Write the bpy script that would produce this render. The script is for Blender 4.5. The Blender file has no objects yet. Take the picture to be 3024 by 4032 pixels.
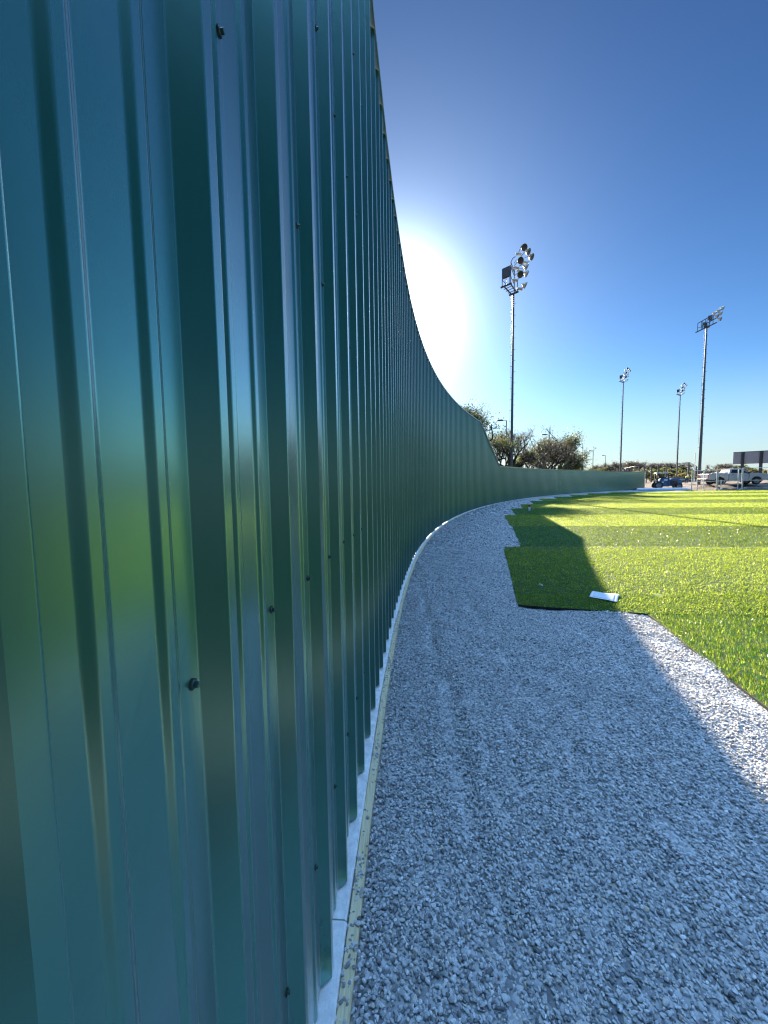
import bpy, math, random
import numpy as np
from mathutils import Vector, Matrix
random.seed(7); rng = np.random.default_rng(11)
rad = math.radians
scene = bpy.context.scene
col = scene.collection

# ------------------------------------------------------------------ helpers
class MB:
    def __init__(self): self.v = []; self.f = []; self.m = []; self.sm = []
    def add(self, vs, fs, mi=0, smooth=False):
        b = len(self.v); self.v += [tuple(p) for p in vs]
        for f in fs: self.f.append([i + b for i in f]); self.m.append(mi); self.sm.append(smooth)
    def box(self, c, s, rz=0, mi=0, M=None):
        x, y, z = s[0]/2, s[1]/2, s[2]/2
        vs = [Vector((a*x, b*y, d*z)) for d in (-1, 1) for a, b in ((-1,-1),(1,-1),(1,1),(-1,1))]
        R = Matrix.Rotation(rz, 3, 'Z') if M is None else M
        vs = [R @ p + Vector(c) for p in vs]
        self.add(vs, [(3,2,1,0),(4,5,6,7),(0,1,5,4),(1,2,6,5),(2,3,7,6),(3,0,4,7)], mi)
    def tube(self, pts, r, n=8, mi=0, cap=True):
        pts = [Vector(p) for p in pts]
        rs = r if isinstance(r, (list, tuple)) else [r]*len(pts)
        rings = []; prev = None
        for i, p in enumerate(pts):
            t = (pts[min(i+1, len(pts)-1)] - pts[max(i-1, 0)]).normalized()
            if prev is None:
                a = t.cross(Vector((0,0,1)))
                if a.length < .05: a = t.cross(Vector((1,0,0)))
                a.normalize()
            else:
                a = (prev - t*prev.dot(t))
                a = a.normalized() if a.length > 1e-6 else t.orthogonal().normalized()
            prev = a; b = t.cross(a)
            rings.append([p + (a*math.cos(2*math.pi*k/n) + b*math.sin(2*math.pi*k/n))*rs[i] for k in range(n)])
        vs = [q for ring in rings for q in ring]; fs = []
        for i in range(len(pts)-1):
            for k in range(n):
                fs.append((i*n+k, i*n+(k+1)%n, (i+1)*n+(k+1)%n, (i+1)*n+k))
        self.add(vs, fs, mi, True)
        if cap:
            self.add(rings[0], [tuple(range(n))[::-1]], mi); self.add(rings[-1], [tuple(range(n))], mi)
    def bar(self, a, b, w, h=None, mi=0):
        a, b = Vector(a), Vector(b); h = h or w
        t = (b-a).normalized(); s = t.cross(Vector((0,0,1)))
        if s.length < .05: s = Vector((1,0,0))
        s.normalize(); u = s.cross(t)
        vs = [p + s*(i*w/2) + u*(j*h/2) for p in (a, b) for i, j in ((-1,-1),(1,-1),(1,1),(-1,1))]
        self.add(vs, [(3,2,1,0),(4,5,6,7),(0,1,5,4),(1,2,6,5),(2,3,7,6),(3,0,4,7)], mi)
    def prism(self, poly, y0, y1, mi=0, top=None):
        # poly in (x, z), extruded along y; top = second polygon at y1
        q = top or poly; n = len(poly)
        vs = [(x, y0, z) for x, z in poly] + [(x, y1, z) for x, z in q]
        fs = [tuple(range(n)), tuple(range(2*n-1, n-1, -1))] + [(i, i+n, (i+1)%n+n, (i+1)%n) for i in range(n)]
        self.add(vs, fs, mi)
    def lathe(self, prof, M, n=16, mi=0, smooth=True):
        # prof: (axial, radius); M maps local z axis
        vs = []; fs = []
        for a, r in prof:
            for k in range(n):
                t = 2*math.pi*k/n
                vs.append(M @ Vector((r*math.cos(t), r*math.sin(t), a)))
        for i in range(len(prof)-1):
            for k in range(n): fs.append((i*n+k, i*n+(k+1)%n, (i+1)*n+(k+1)%n, (i+1)*n+k))
        self.add(vs, fs, mi, smooth)
    def build(self, name, mats, parent=None, bevel=0, loc=None):
        me = bpy.data.meshes.new(name); me.from_pydata(self.v, [], self.f)
        mats = mats if isinstance(mats, (list, tuple)) else [mats]
        for m in mats: me.materials.append(m)
        if self.f:
            me.polygons.foreach_set('material_index', self.m); me.polygons.foreach_set('use_smooth', self.sm)
        me.update()
        o = bpy.data.objects.new(name, me); col.objects.link(o)
        if parent: o.parent = parent
        if loc: o.location = loc
        if bevel:
            b = o.modifiers.new('bevel', 'BEVEL'); b.width = bevel; b.segments = 2; b.limit_method = 'ANGLE'; b.angle_limit = rad(35)
        return o

def np_mesh(name, V, F, mat, parent=None, smooth=False, tint=None):
    me = bpy.data.meshes.new(name); n = F.shape[1]
    me.vertices.add(len(V)); me.vertices.foreach_set('co', V.astype(np.float32).ravel())
    me.loops.add(F.size); me.loops.foreach_set('vertex_index', F.astype(np.int32).ravel())
    me.polygons.add(len(F)); me.polygons.foreach_set('loop_start', np.arange(0, F.size, n, dtype=np.int32))
    me.polygons.foreach_set('use_smooth', np.full(len(F), smooth))
    me.materials.append(mat)
    if tint is not None:
        a = me.attributes.new('tint', 'FLOAT', 'POINT'); a.data.foreach_set('value', tint.astype(np.float32))
    me.update(calc_edges=True); me.validate()
    o = bpy.data.objects.new(name, me); col.objects.link(o)
    if parent: o.parent = parent
    return o

def empty(name, loc=(0,0,0), rz=0):
    o = bpy.data.objects.new(name, None); col.objects.link(o); o.location = loc; o.rotation_euler = (0,0,rz)
    o.empty_display_size = .2
    return o
def tag(o, label=None, cat=None, group=None, kind=None):
    if label: o['label'] = label
    if cat: o['category'] = cat
    if group: o['group'] = group
    if kind: o['kind'] = kind
    return o
KIDS = {}
def copy_tree(o, parent=None):
    c = o.copy(); col.objects.link(c)
    if parent: c.parent = parent
    for ch in list(o.children): copy_tree(ch, c)
    return c

# ------------------------------------------------------------------ materials
def new_mat(name):
    m = bpy.data.materials.new(name); m.use_nodes = True
    nt = m.node_tree; b = nt.nodes['Principled BSDF']; return m, nt, b
def ramp(nt, fac, stops):
    r = nt.nodes.new('ShaderNodeValToRGB'); e = r.color_ramp.elements
    e[0].position, e[0].color = stops[0][0], (*stops[0][1], 1)
    e[1].position, e[1].color = stops[-1][0], (*stops[-1][1], 1)
    for p, c in stops[1:-1]:
        k = e.new(p); k.color = (*c, 1)
    nt.links.new(fac, r.inputs[0]); return r.outputs[0]
def noise(nt, scale, detail=3, rough=.5, vec=None, dim='3D'):
    n = nt.nodes.new('ShaderNodeTexNoise'); n.inputs['Scale'].default_value = scale
    n.inputs['Detail'].default_value = detail; n.inputs['Roughness'].default_value = rough
    if vec: nt.links.new(vec, n.inputs['Vector'])
    return n.outputs['Fac']
def objcoord(nt, scale=(1,1,1)):
    t = nt.nodes.new('ShaderNodeTexCoord'); mp = nt.nodes.new('ShaderNodeMapping')
    mp.inputs['Scale'].default_value = scale; nt.links.new(t.outputs['Object'], mp.inputs['Vector']); return mp.outputs[0]
def bump(nt, b, h, strength, dist, prev=None):
    n = nt.nodes.new('ShaderNodeBump'); n.inputs['Strength'].default_value = strength; n.inputs['Distance'].default_value = dist
    nt.links.new(h, n.inputs['Height'])
    if prev: nt.links.new(prev, n.inputs['Normal'])
    nt.links.new(n.outputs[0], b.inputs['Normal']); return n.outputs[0]
def simple(name, c, rough=.5, metal=0, var=.12, scale=6, bmp=0):
    m, nt, b = new_mat(name)
    f = noise(nt, scale, 5, .6, objcoord(nt))
    lo = tuple(x*(1-var) for x in c); hi = tuple(min(1, x*(1+var)) for x in c)
    nt.links.new(ramp(nt, f, [(.3, lo), (.7, hi)]), b.inputs['Base Color'])
    b.inputs['Roughness'].default_value = rough; b.inputs['Metallic'].default_value = metal
    if bmp: bump(nt, b, noise(nt, scale*8, 4, .6, objcoord(nt)), .5, bmp)
    return m

def paint_mat():
    # dark green factory paint: a coloured base under a glossy, slightly metallic clear layer
    m, nt, b = new_mat('green_panel_paint')
    oc = objcoord(nt)
    f = noise(nt, 1.3, 4, .6, oc)
    nt.links.new(ramp(nt, f, [(.3, (.0012,.068,.053)), (.7, (.002,.080,.062))]), b.inputs['Base Color'])
    # fine dust blown against the foot of the sheets
    sp = nt.nodes.new('ShaderNodeSeparateXYZ'); tcc = nt.nodes.new('ShaderNodeTexCoord'); nt.links.new(tcc.outputs['Object'], sp.inputs[0])
    dm = nt.nodes.new('ShaderNodeMapRange'); nt.links.new(sp.outputs['Z'], dm.inputs[0])
    for i_, v_ in enumerate((.05, .42, .55, .0)): dm.inputs[i_+1].default_value = v_
    dn = nt.nodes.new('ShaderNodeMath'); dn.operation = 'MULTIPLY'; nt.links.new(dm.outputs[0], dn.inputs[0])
    nt.links.new(ramp(nt, noise(nt, 7, 6, .7, objcoord(nt, (1,1,.5))), [(.42, (0,)*3), (.75, (1,)*3)]), dn.inputs[1])
    dx_ = nt.nodes.new('ShaderNodeMix'); dx_.data_type = 'RGBA'; nt.links.new(dn.outputs[0], dx_.inputs[0])
    nt.links.new(b.inputs['Base Color'].links[0].from_socket, dx_.inputs[6]); dx_.inputs[7].default_value = (.10,.12,.11,1)
    nt.links.new(dx_.outputs[2], b.inputs['Base Color'])
    b.inputs['Roughness'].default_value = .3; b.inputs['IOR'].default_value = 1.45
    r = nt.nodes.new('ShaderNodeMapRange'); nt.links.new(noise(nt, 9, 5, .65, oc), r.inputs[0])
    r.inputs[3].default_value = .19; r.inputs[4].default_value = .29
    n1 = bump(nt, b, noise(nt, 1, 2, .5, objcoord(nt, (2.2, 2.2, .7))), .5, .004)
    n2 = bump(nt, b, noise(nt, 700, 2, .5, oc), .12, .0003, n1)
    g = nt.nodes.new('ShaderNodeBsdfGlossy'); pass
    nt.links.new(r.outputs[0], g.inputs['Roughness']); nt.links.new(n2, g.inputs['Normal'])
    lw = nt.nodes.new('ShaderNodeLayerWeight'); lw.inputs['Blend'].default_value = .5; nt.links.new(n2, lw.inputs['Normal'])
    fr = ramp(nt, lw.outputs['Facing'], [(0, (.03,)*3), (.25, (.055,)*3), (.42, (.29,)*3), (.54, (.34,)*3), (.64, (.40,)*3), (.74, (.21,)*3), (.80, (.24,)*3), (.9, (.80,)*3), (1, (1,)*3)])
    nt.links.new(ramp(nt, lw.outputs['Facing'], [(0, (.42,.95,.78)), (.52, (.46,.97,.82)), (.66, (.72,1,1)), (.9, (1,1,1))]), g.inputs['Color'])
    mx = nt.nodes.new('ShaderNodeMixShader'); nt.links.new(fr, mx.inputs[0])
    nt.links.new(b.outputs[0], mx.inputs[1]); nt.links.new(g.outputs[0], mx.inputs[2]); nt.links.new(mx.outputs[0], nt.nodes['Material Output'].inputs['Surface'])
    return m
PAINT = paint_mat()
TRIM = simple('green_trim', (.42,.52,.50), .35, .2, .1)
CAP = simple('fence_cap_plastic', (.30,.28,.10), .5, 0, .15, 3)
SCREW = simple('screw_metal', (.03,.075,.065), .3, .5, .2, 40)
WASHER = simple('rubber_washer', (.012,.014,.014), .7)

def gravel_mat(stone):
    m, nt, b = new_mat('gravel_stone' if stone else 'gravel_bed')
    if stone:
        a = nt.nodes.new('ShaderNodeAttribute'); a.attribute_name = 'tint'
        c = ramp(nt, a.outputs['Fac'], [(0, (.10,.105,.11)), (.2, (.24,.245,.25)), (.5, (.48,.485,.49)), (.8, (.68,.68,.68)), (.9, (.55,.47,.39)), (.95, (.75,.75,.74)), (1, (.82,.82,.81))])
        f = noise(nt, 160, 3, .6, objcoord(nt))
        mx = nt.nodes.new('ShaderNodeMix'); mx.data_type = 'RGBA'; mx.blend_type = 'MULTIPLY'; mx.inputs[0].default_value = .6
        nt.links.new(c, mx.inputs[6]); nt.links.new(ramp(nt, f, [(.35, (.62,.62,.62)), (.65, (1,1,1))]), mx.inputs[7])
        nt.links.new(mx.outputs[2], b.inputs['Base Color'])
        b.inputs['Roughness'].default_value = .62
    else:
        v = nt.nodes.new('ShaderNodeTexVoronoi'); v.inputs['Scale'].default_value = 48; v.inputs['Randomness'].default_value = 1
        oc = objcoord(nt); nt.links.new(oc, v.inputs['Vector'])
        sep = nt.nodes.new('ShaderNodeSeparateColor'); nt.links.new(v.outputs['Color'], sep.inputs[0])
        c = ramp(nt, sep.outputs[0], [(0, (.14,.145,.15)), (.5, (.36,.365,.37)), (.9, (.52,.52,.52)), (1, (.44,.39,.33))])
        nt.links.new(c, b.inputs['Base Color']); b.inputs['Roughness'].default_value = .8
        inv = nt.nodes.new('ShaderNodeMath'); inv.operation = 'SUBTRACT'; inv.inputs[0].default_value = 1
        nt.links.new(v.outputs['Distance'], inv.inputs[1])
        n1 = bump(nt, b, inv.outputs[0], 1, .012)
        bump(nt, b, noise(nt, 5, 4, .6, oc), .7, .03, n1)
    return m
STONE, GBED = gravel_mat(True), gravel_mat(False)

def turf_mat(name, a, c, d):
    m, nt, b = new_mat(name); nt.nodes.remove(b)
    at = nt.nodes.new('ShaderNodeAttribute'); at.attribute_name = 'tint'; F_ = at.outputs['Fac']
    df = nt.nodes.new('ShaderNodeBsdfDiffuse'); nt.links.new(ramp(nt, F_, [(0, a), (.6, c), (1, d)]), df.inputs['Color'])
    tr = nt.nodes.new('ShaderNodeBsdfTranslucent'); nt.links.new(ramp(nt, F_, [(0, (.10,.14,.006)), (.45, (.30,.40,.03)), (1, (.68,.74,.13))]), tr.inputs['Color'])
    gl = nt.nodes.new('ShaderNodeBsdfGlossy'); gl.inputs['Roughness'].default_value = .2; gl.inputs['Color'].default_value = (1, .97, .85, 1)
    m1 = nt.nodes.new('ShaderNodeMixShader'); m1.inputs[0].default_value = .5
    m2 = nt.nodes.new('ShaderNodeMixShader'); m2.inputs[0].default_value = .022
    nt.links.new(df.outputs[0], m1.inputs[1]); nt.links.new(tr.outputs[0], m1.inputs[2])
    nt.links.new(m1.outputs[0], m2.inputs[1]); nt.links.new(gl.outputs[0], m2.inputs[2])
    nt.links.new(m2.outputs[0], nt.nodes['Material Output'].inputs['Surface'])
    return m
BLADE = turf_mat('turf_fibre', (.008,.09,.001), (.02,.17,.002), (.10,.25,.005))
THATCH = simple('turf_thatch', (.010,.04,.004), .9, 0, .35, 30, .01)
BACKING = simple('turf_backing', (.015,.016,.017), .9)

CONC = simple('curb_concrete', (.70,.70,.69), .85, 0, .22, 22, .006)
def wood_mat():
    m, nt, b = new_mat('edging_timber')
    f = noise(nt, 6, 5, .65, objcoord(nt, (22, 1.2, 22)))
    nt.links.new(ramp(nt, f, [(.3, (.46,.36,.20)), (.5, (.62,.52,.32)), (.7, (.70,.61,.40))]), b.inputs['Base Color'])
    b.inputs['Roughness'].default_value = .75; return m
WOOD = wood_mat()
GALV = simple('galvanised_steel', (.085,.09,.105), .45, .25, .15, 3)
DARKSTEEL = simple('dark_steel', (.06,.065,.07), .5, .4, .2, 4)
LAMPSHELL = simple('lamp_reflector', (.50,.48,.42), .4, .3, .12, 8)
LENS = simple('lamp_lens', (.045,.047,.043), .2, 0, .1, 8)
BARK = simple('bark', (.016,.014,.012), .9, 0, .3, 12, .02)
def leaf_mat(name, a, c):
    m, nt, b = new_mat(name)
    at = nt.nodes.new('ShaderNodeAttribute'); at.attribute_name = 'tint'
    cc = ramp(nt, at.outputs['Fac'], [(0, a), (1, c)])
    nt.links.new(cc, b.inputs['Base Color']); b.inputs['Roughness'].default_value = .6
    tr = nt.nodes.new('ShaderNodeBsdfTranslucent'); nt.links.new(cc, tr.inputs['Color'])
    mx = nt.nodes.new('ShaderNodeMixShader'); mx.inputs[0].default_value = .4
    nt.links.new(b.outputs[0], mx.inputs[1]); nt.links.new(tr.outputs[0], mx.inputs[2]); nt.links.new(mx.outputs[0], nt.nodes['Material Output'].inputs['Surface'])
    return m
LEAF_OAK = leaf_mat('oak_leaves', (.045,.062,.020), (.22,.22,.075))
LEAF_GREEN = leaf_mat('green_leaves', (.08,.105,.035), (.22,.24,.08))
LEAF_OLIVE = leaf_mat('olive_leaves', (.15,.14,.04), (.32,.27,.09))
LEAF_BARE = leaf_mat('dry_twigs', (.055,.052,.045), (.13,.12,.10))
LEAF_RUST = leaf_mat('rusty_leaves', (.17,.12,.06), (.28,.2,.09))
WHITE = simple('white_car_paint', (.34,.35,.37), .25, .1, .04, 2)
GLASS = simple('tinted_glass', (.012,.016,.022), .08, 0, .1)
TYRE = simple('tyre_rubber', (.018,.018,.019), .8)
CHROME = simple('chrome', (.16,.16,.17), .3, .7, .1)
BLACKP = simple('black_plastic', (.02,.02,.022), .5)
BLUE = simple('blue_machine_paint', (.012,.09,.22), .35, 0, .1)
RED = simple('red_plastic', (.5,.02,.02), .4)
PALE = simple('pale_primer_steel', (.56,.60,.54), .5, .1, .12, 3)
PLASTIC = simple('white_film', (.62,.66,.72), .3, 0, .1, 5, .004)
PAPER = simple('paper_sheet', (.66,.69,.73), .6, 0, .05, 9)
PAPER2 = simple('paper_window', (.50,.54,.60), .45, 0, .08, 9)
PANELG = simple('grey_panel', (.33,.32,.335), .7, 0, .08, 1.5)
HIVIS = simple('hi_vis_cloth', (.50,.62,.06), .8)
DENIM = simple('dark_trousers', (.04,.05,.08), .9)
SKIN = simple('skin', (.42,.25,.18), .6)

def dirt_mat():
    m, nt, b = new_mat('ground_dirt')
    oc = objcoord(nt)
    f = noise(nt, .5, 8, .65, oc)
    nt.links.new(ramp(nt, f, [(.3, (.07,.05,.038)), (.5, (.11,.082,.063)), (.7, (.16,.125,.10))]), b.inputs['Base Color'])
    b.inputs['Roughness'].default_value = .95
    bump(nt, b, noise(nt, 3, 6, .65, oc), .9, .12)
    return m
DIRT = dirt_mat()

# ------------------------------------------------------------------ camera
EYE = 1.685; PITCH = rad(4.5); ROLL = rad(-.75); F = 1514.7
fwd = Vector((0, math.cos(PITCH), -math.sin(PITCH))); rt0 = Vector((1,0,0)); up0 = rt0.cross(fwd)
rt = rt0*math.cos(ROLL) + up0*math.sin(ROLL); up = -rt0*math.sin(ROLL) + up0*math.cos(ROLL)
cam = bpy.data.cameras.new('camera'); camo = bpy.data.objects.new('camera', cam); col.objects.link(camo)
M = Matrix((rt, up, -fwd)).transposed().to_4x4(); M.translation = (0, 0, EYE); camo.matrix_world = M
cam.sensor_fit = 'HORIZONTAL'; cam.sensor_width = 36; cam.lens = 36*F/3024; cam.clip_start = .02; cam.clip_end = 5000
scene.camera = camo
def at(u, v, y):          # a measured bearing (photo pixels) at depth y metres
    d = fwd + rt*((u-1512)/F) - up*((v-2016)/F); t = y/d.y
    return Vector((d.x*t, y, EYE + d.z*t))

# ------------------------------------------------------------------ light
SUN_AZ, SUN_EL = rad(1.4), rad(22.1)
sd = Vector((math.sin(SUN_AZ)*math.cos(SUN_EL), math.cos(SUN_AZ)*math.cos(SUN_EL), math.sin(SUN_EL)))
sl = bpy.data.lights.new('sun', 'SUN'); sl.energy = 5.0; sl.angle = rad(.5); sl.color = (1, .85, .64)
so = bpy.data.objects.new('sun', sl); col.objects.link(so); so.rotation_mode = 'QUATERNION'
so.rotation_quaternion = sd.to_track_quat('Z', 'Y'); so.location = (0, 0, 60)
w = bpy.data.worlds.new('World'); scene.world = w; w.use_nodes = True
nt = w.node_tree; bg = nt.nodes['Background']; out = nt.nodes['World Output']
sky = nt.nodes.new('ShaderNodeTexSky'); sky.sky_type = 'NISHITA'; sky.sun_disc = False
sky.sun_elevation = SUN_EL; sky.sun_rotation = SUN_AZ; sky.altitude = 200
sky.air_density = 1.0; sky.dust_density = .25; sky.ozone_density = 3.5
gm = nt.nodes.new('ShaderNodeGamma'); gm.inputs[1].default_value = 1.45; nt.links.new(sky.outputs[0], gm.inputs[0])
tint = nt.nodes.new('ShaderNodeMix'); tint.data_type = 'RGBA'; tint.blend_type = 'MULTIPLY'; tint.inputs[0].default_value = 1
nt.links.new(gm.outputs[0], tint.inputs[6]); tint.inputs[7].default_value = (.195, .228, .235, 1)
nt.links.new(tint.outputs[2], bg.inputs['Color']); bg.inputs['Strength'].default_value = .05
tc = nt.nodes.new('ShaderNodeTexCoord')
dt = nt.nodes.new('ShaderNodeVectorMath'); dt.operation = 'DOT_PRODUCT'; dt.inputs[1].default_value = sd
nm = nt.nodes.new('ShaderNodeVectorMath'); nm.operation = 'NORMALIZE'
nt.links.new(tc.outputs['Generated'], nm.inputs[0]); nt.links.new(nm.outputs[0], dt.inputs[0])
def math_node(op, a, b=None):
    n = nt.nodes.new('ShaderNodeMath'); n.operation = op
    for i, x in enumerate((a, b)):
        if x is None: continue
        if isinstance(x, (int, float)): n.inputs[i].default_value = x
        else: nt.links.new(x, n.inputs[i])
    return n.outputs[0]
one_minus = math_node('SUBTRACT', 1.0, dt.outputs['Value'])
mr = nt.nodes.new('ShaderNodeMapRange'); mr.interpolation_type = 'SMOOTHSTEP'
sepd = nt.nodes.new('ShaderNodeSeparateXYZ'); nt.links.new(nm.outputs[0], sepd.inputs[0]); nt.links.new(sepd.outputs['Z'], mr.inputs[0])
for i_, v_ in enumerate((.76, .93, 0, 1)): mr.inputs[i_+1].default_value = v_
overhead_fill = nt.nodes.new('ShaderNodeMix'); overhead_fill.data_type = 'RGBA'; overhead_fill.blend_type = 'MULTIPLY'; overhead_fill.inputs[0].default_value = 1  # extra-bright overhead sky, added above the view as fill for the shaded ground
nt.links.new(sky.outputs[0], overhead_fill.inputs[6]); overhead_fill.inputs[7].default_value = (10.6, 10.9, 9.9, 1)
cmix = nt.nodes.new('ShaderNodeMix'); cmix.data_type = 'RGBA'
nt.links.new(mr.outputs[0], cmix.inputs[0]); nt.links.new(tint.outputs[2], cmix.inputs[6]); nt.links.new(overhead_fill.outputs[2], cmix.inputs[7])
hz = nt.nodes.new('ShaderNodeMapRange'); hz.interpolation_type = 'SMOOTHSTEP'; nt.links.new(sepd.outputs['Z'], hz.inputs[0])
for i_, v_ in enumerate((-.02, .24, .85, 0)): hz.inputs[i_+1].default_value = v_
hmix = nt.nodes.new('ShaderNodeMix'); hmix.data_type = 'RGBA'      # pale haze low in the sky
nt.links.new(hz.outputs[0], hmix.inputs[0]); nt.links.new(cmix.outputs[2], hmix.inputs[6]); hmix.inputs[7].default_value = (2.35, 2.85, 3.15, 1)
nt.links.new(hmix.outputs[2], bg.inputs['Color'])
g1 = math_node('MULTIPLY', math_node('EXPONENT', math_node('MULTIPLY', one_minus, -1/.0070)), .60)
g2 = math_node('MULTIPLY', math_node('EXPONENT', math_node('MULTIPLY', one_minus, -1/.05)), .058)
bg2 = nt.nodes.new('ShaderNodeBackground'); bg2.inputs['Color'].default_value = (.86, .95, 1, 1)
nt.links.new(math_node('ADD', g1, g2), bg2.inputs['Strength'])
ad = nt.nodes.new('ShaderNodeAddShader'); nt.links.new(bg.outputs[0], ad.inputs[0]); nt.links.new(bg2.outputs[0], ad.inputs[1])
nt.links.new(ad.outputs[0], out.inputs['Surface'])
vs = scene.view_settings; vs.view_transform = 'Standard'; vs.look = 'None'; vs.exposure = 2.4; vs.gamma = 1

# ------------------------------------------------------------------ fence line
KS = np.array([-14,0,3,6,10,14,18,23,28,34,40,46,52,76.])
KH = np.array([-10,3.48,6.17,9.06,13.8,18.2,22.12,26.6,30.91,36.05,40.98,45.51,49.61,58])
DS = .02
def _integ():
    s = np.arange(0, 76, DS); h = np.radians(np.interp(s+DS/2, KS, KH))
    xs = np.r_[-.19, -.19+np.cumsum(DS*np.sin(h))]; ys = np.r_[1.173, 1.173+np.cumsum(DS*np.cos(h))]
    s2 = np.arange(0, -14, -DS); h2 = np.radians(np.interp(s2-DS/2, KS, KH))
    xb = -.19-np.cumsum(DS*np.sin(h2)); yb = 1.173-np.cumsum(DS*np.cos(h2))
    return np.r_[(s2-DS)[::-1], 0, s+DS], np.r_[xb[::-1], xs], np.r_[yb[::-1], ys]
CS, CX, CY = _integ()
def cpos(s): return np.interp(s, CS, CX), np.interp(s, CS, CY)
def chead(s): return np.radians(np.interp(s, KS, KH))
def off(s, d):            # d metres towards the field from the outer faces of the ribs
    x, y = cpos(s); h = chead(s); return x + d*np.cos(h), y - d*np.sin(h)
TALL, LOW, S1, S2, SEND = 5.19, 2.66, 23.2, 28.45, 70.2
def topz(s): return float(np.interp(s, [S1, S2], [TALL, LOW]))

fence = empty('metal_fence', (*off(0, 0), 0))
tag(fence, 'dark green ribbed metal fence curving along the gravel and stepping down far off', 'fence')
FI = Matrix.Translation(-fence.location)
P = .3048; BZ = .058; RH = .032; MH = .0055
prof = [(-.0045,-0.0),(0,RH),(.026,RH),(.050,0),(.090,0),(.100,MH),(.117,MH),(.127,0),(.192,0),(.202,MH),(.219,MH),(.229,0),(.275,0),(P,RH)]
prof = prof[1:]
def rounded(pr, r=.0026, n=3):
    # arcs at the bends; returns points and flags whether segment i->i+1 belongs to an arc
    pts = [pr[0]]; flag = []
    for i in range(1, len(pr)-1):
        a, b, c = Vector(pr[i-1]), Vector(pr[i]), Vector(pr[i+1])
        p0 = b + (a-b).normalized()*r; p2 = b + (c-b).normalized()*r
        flag.append(False); pts.append(tuple(p0))
        for k in range(1, n+1):
            t = k/n; q = p0*(1-t)**2 + b*2*t*(1-t) + p2*t*t
            pts.append(tuple(q)); flag.append(True)
    flag.append(False); pts.append(pr[-1]); return pts, flag
full = []
for k in range(3):
    full += [(t + k*P, h) for t, h in prof[:-1]]
full.append((3*P, RH))
first = [(-.0028+0, RH*.9)]
RP, RF = rounded(full)
ROWS = [.50, 1.41, 2.38, 3.20, 4.05, 4.90]
def screw_geo(mb, c, nrm, mi=1):
    q = Vector(nrm).to_track_quat('Z', 'Y').to_matrix().to_4x4(); Mx = Matrix.Translation(c) @ q
    mb.lathe([(.0, .0078), (.0022, .0078), (.0022, .0)], Mx, 12, mi + 1, False)
    mb.lathe([(.0022, .0066), (.0034, .0062), (.0034, .0)], Mx, 12, mi, False)
    mb.lathe([(.0034, .0042), (.0085, .0042), (.0085, .0)], Mx, 6, mi, False)
PW = 3*P
s = -.026 - 9*PW
pi_ = 0
while s < SEND:
    se = s + PW
    a = Vector(cpos(s)).to_3d(); b = Vector(cpos(se)).to_3d()
    t = (b-a).normalized(); nrm = Vector((t.y, -t.x, 0))
    L = (b-a).length/PW
    mb = MB(); z0 = BZ + random.uniform(-.004, .004)
    cuts = [(x, h) for x, h in RP]
    vs_ = []; base = 0
    for x, h in cuts:
        p = a + t*(x*L) + nrm*(h - RH)
        sx = s + x
        vs_.append((p.x, p.y, z0)); vs_.append((p.x, p.y, topz(sx)))
    fs = []; 
    mb.v = vs_
    for i in range(len(cuts)-1):
        mb.f.append([2*i, 2*i+2, 2*i+3, 2*i+1]); mb.m.append(0); mb.sm.append(RF[i])
    spots = []
    for k in range(3):
        for ri, z in enumerate(ROWS):
            if z > topz(s + k*P) - .12: continue
            x = k*P + (.262 if ri != 2 else (.108 if k == 1 else .262))
            h = MH if x < .2 or (x - k*P) < .15 else 0
            zz = z + random.uniform(-.012, .012)
            p = a + t*((x + random.uniform(-.006,.006))*L) + nrm*(h - RH) + Vector((0,0,zz)); spots.append(p)
    near = -1.5 < s < 3.2
    tilt = (nrm + Vector((0,0,0)))
    if not near and s > -2:
        for p in spots: screw_geo(mb, p, nrm)
    for i in range(len(mb.v)): mb.v[i] = tuple(Vector(mb.v[i]) - fence.location)
    po = mb.build('panel', [PAINT, SCREW, WASHER], fence)
    if near:
        for p in spots:
            sm_ = MB(); screw_geo(sm_, p - fence.location, nrm + Vector((0,0,random.uniform(-.12,.05))) + t*random.uniform(-.1,.1), 0)
            sm_.build('screw', [SCREW, WASHER], po)
    s = se; pi_ += 1
SEND = s
# top trim: a folded cap along the tall part and the rake
def sweep(name, slist, profile, mat, parent, zf, closed=True, smooth=False):
    mb = MB(); n = len(profile)
    for sv in slist:
        for d, z in profile:
            x, y = off(sv, d); q = Vector((float(x), float(y), zf(sv) + z)) - (fence.location if parent else Vector((0,0,0)))
            mb.v.append(tuple(q))
    for i in range(len(slist)-1):
        for k in range(n if closed else n-1):
            j = (k+1) % n
            mb.f.append([i*n+k, (i+1)*n+k, (i+1)*n+j, i*n+j]); mb.m.append(0); mb.sm.append(smooth)
    if closed:
        mb.f.append(list(range(n))); mb.m.append(0); mb.sm.append(False)
        e = (len(slist)-1)*n; mb.f.append([e+k for k in range(n)][::-1]); mb.m.append(0); mb.sm.append(False)
    return mb.build(name, mat, parent)
sl_ = list(np.arange(-8, S1, PW)) + [S1, S2-.02]
sweep('cap_trim', sl_, [(-.075,.012),(.012,.012),(.012,-.028),(.010,-.028),(.010,.009),(-.075,.009)], TRIM, fence, topz)
sl_ = list(np.arange(S2, 57.5, PW))
sweep('fence_cap', sl_, [(-.075,.05),(-.04,.075),(.0,.05),(.025,-.02),(.022,-.022),(-.005,.04),(-.04,.062),(-.07,.04)], CAP, fence, topz)
sl_ = list(np.arange(57.6, SEND, PW)) + [SEND]
sweep('cap_trim', sl_, [(-.06,.012),(.010,.012),(.010,-.03),(.008,-.03),(.008,.009),(-.06,.009)], DARKSTEEL, fence, topz)
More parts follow.
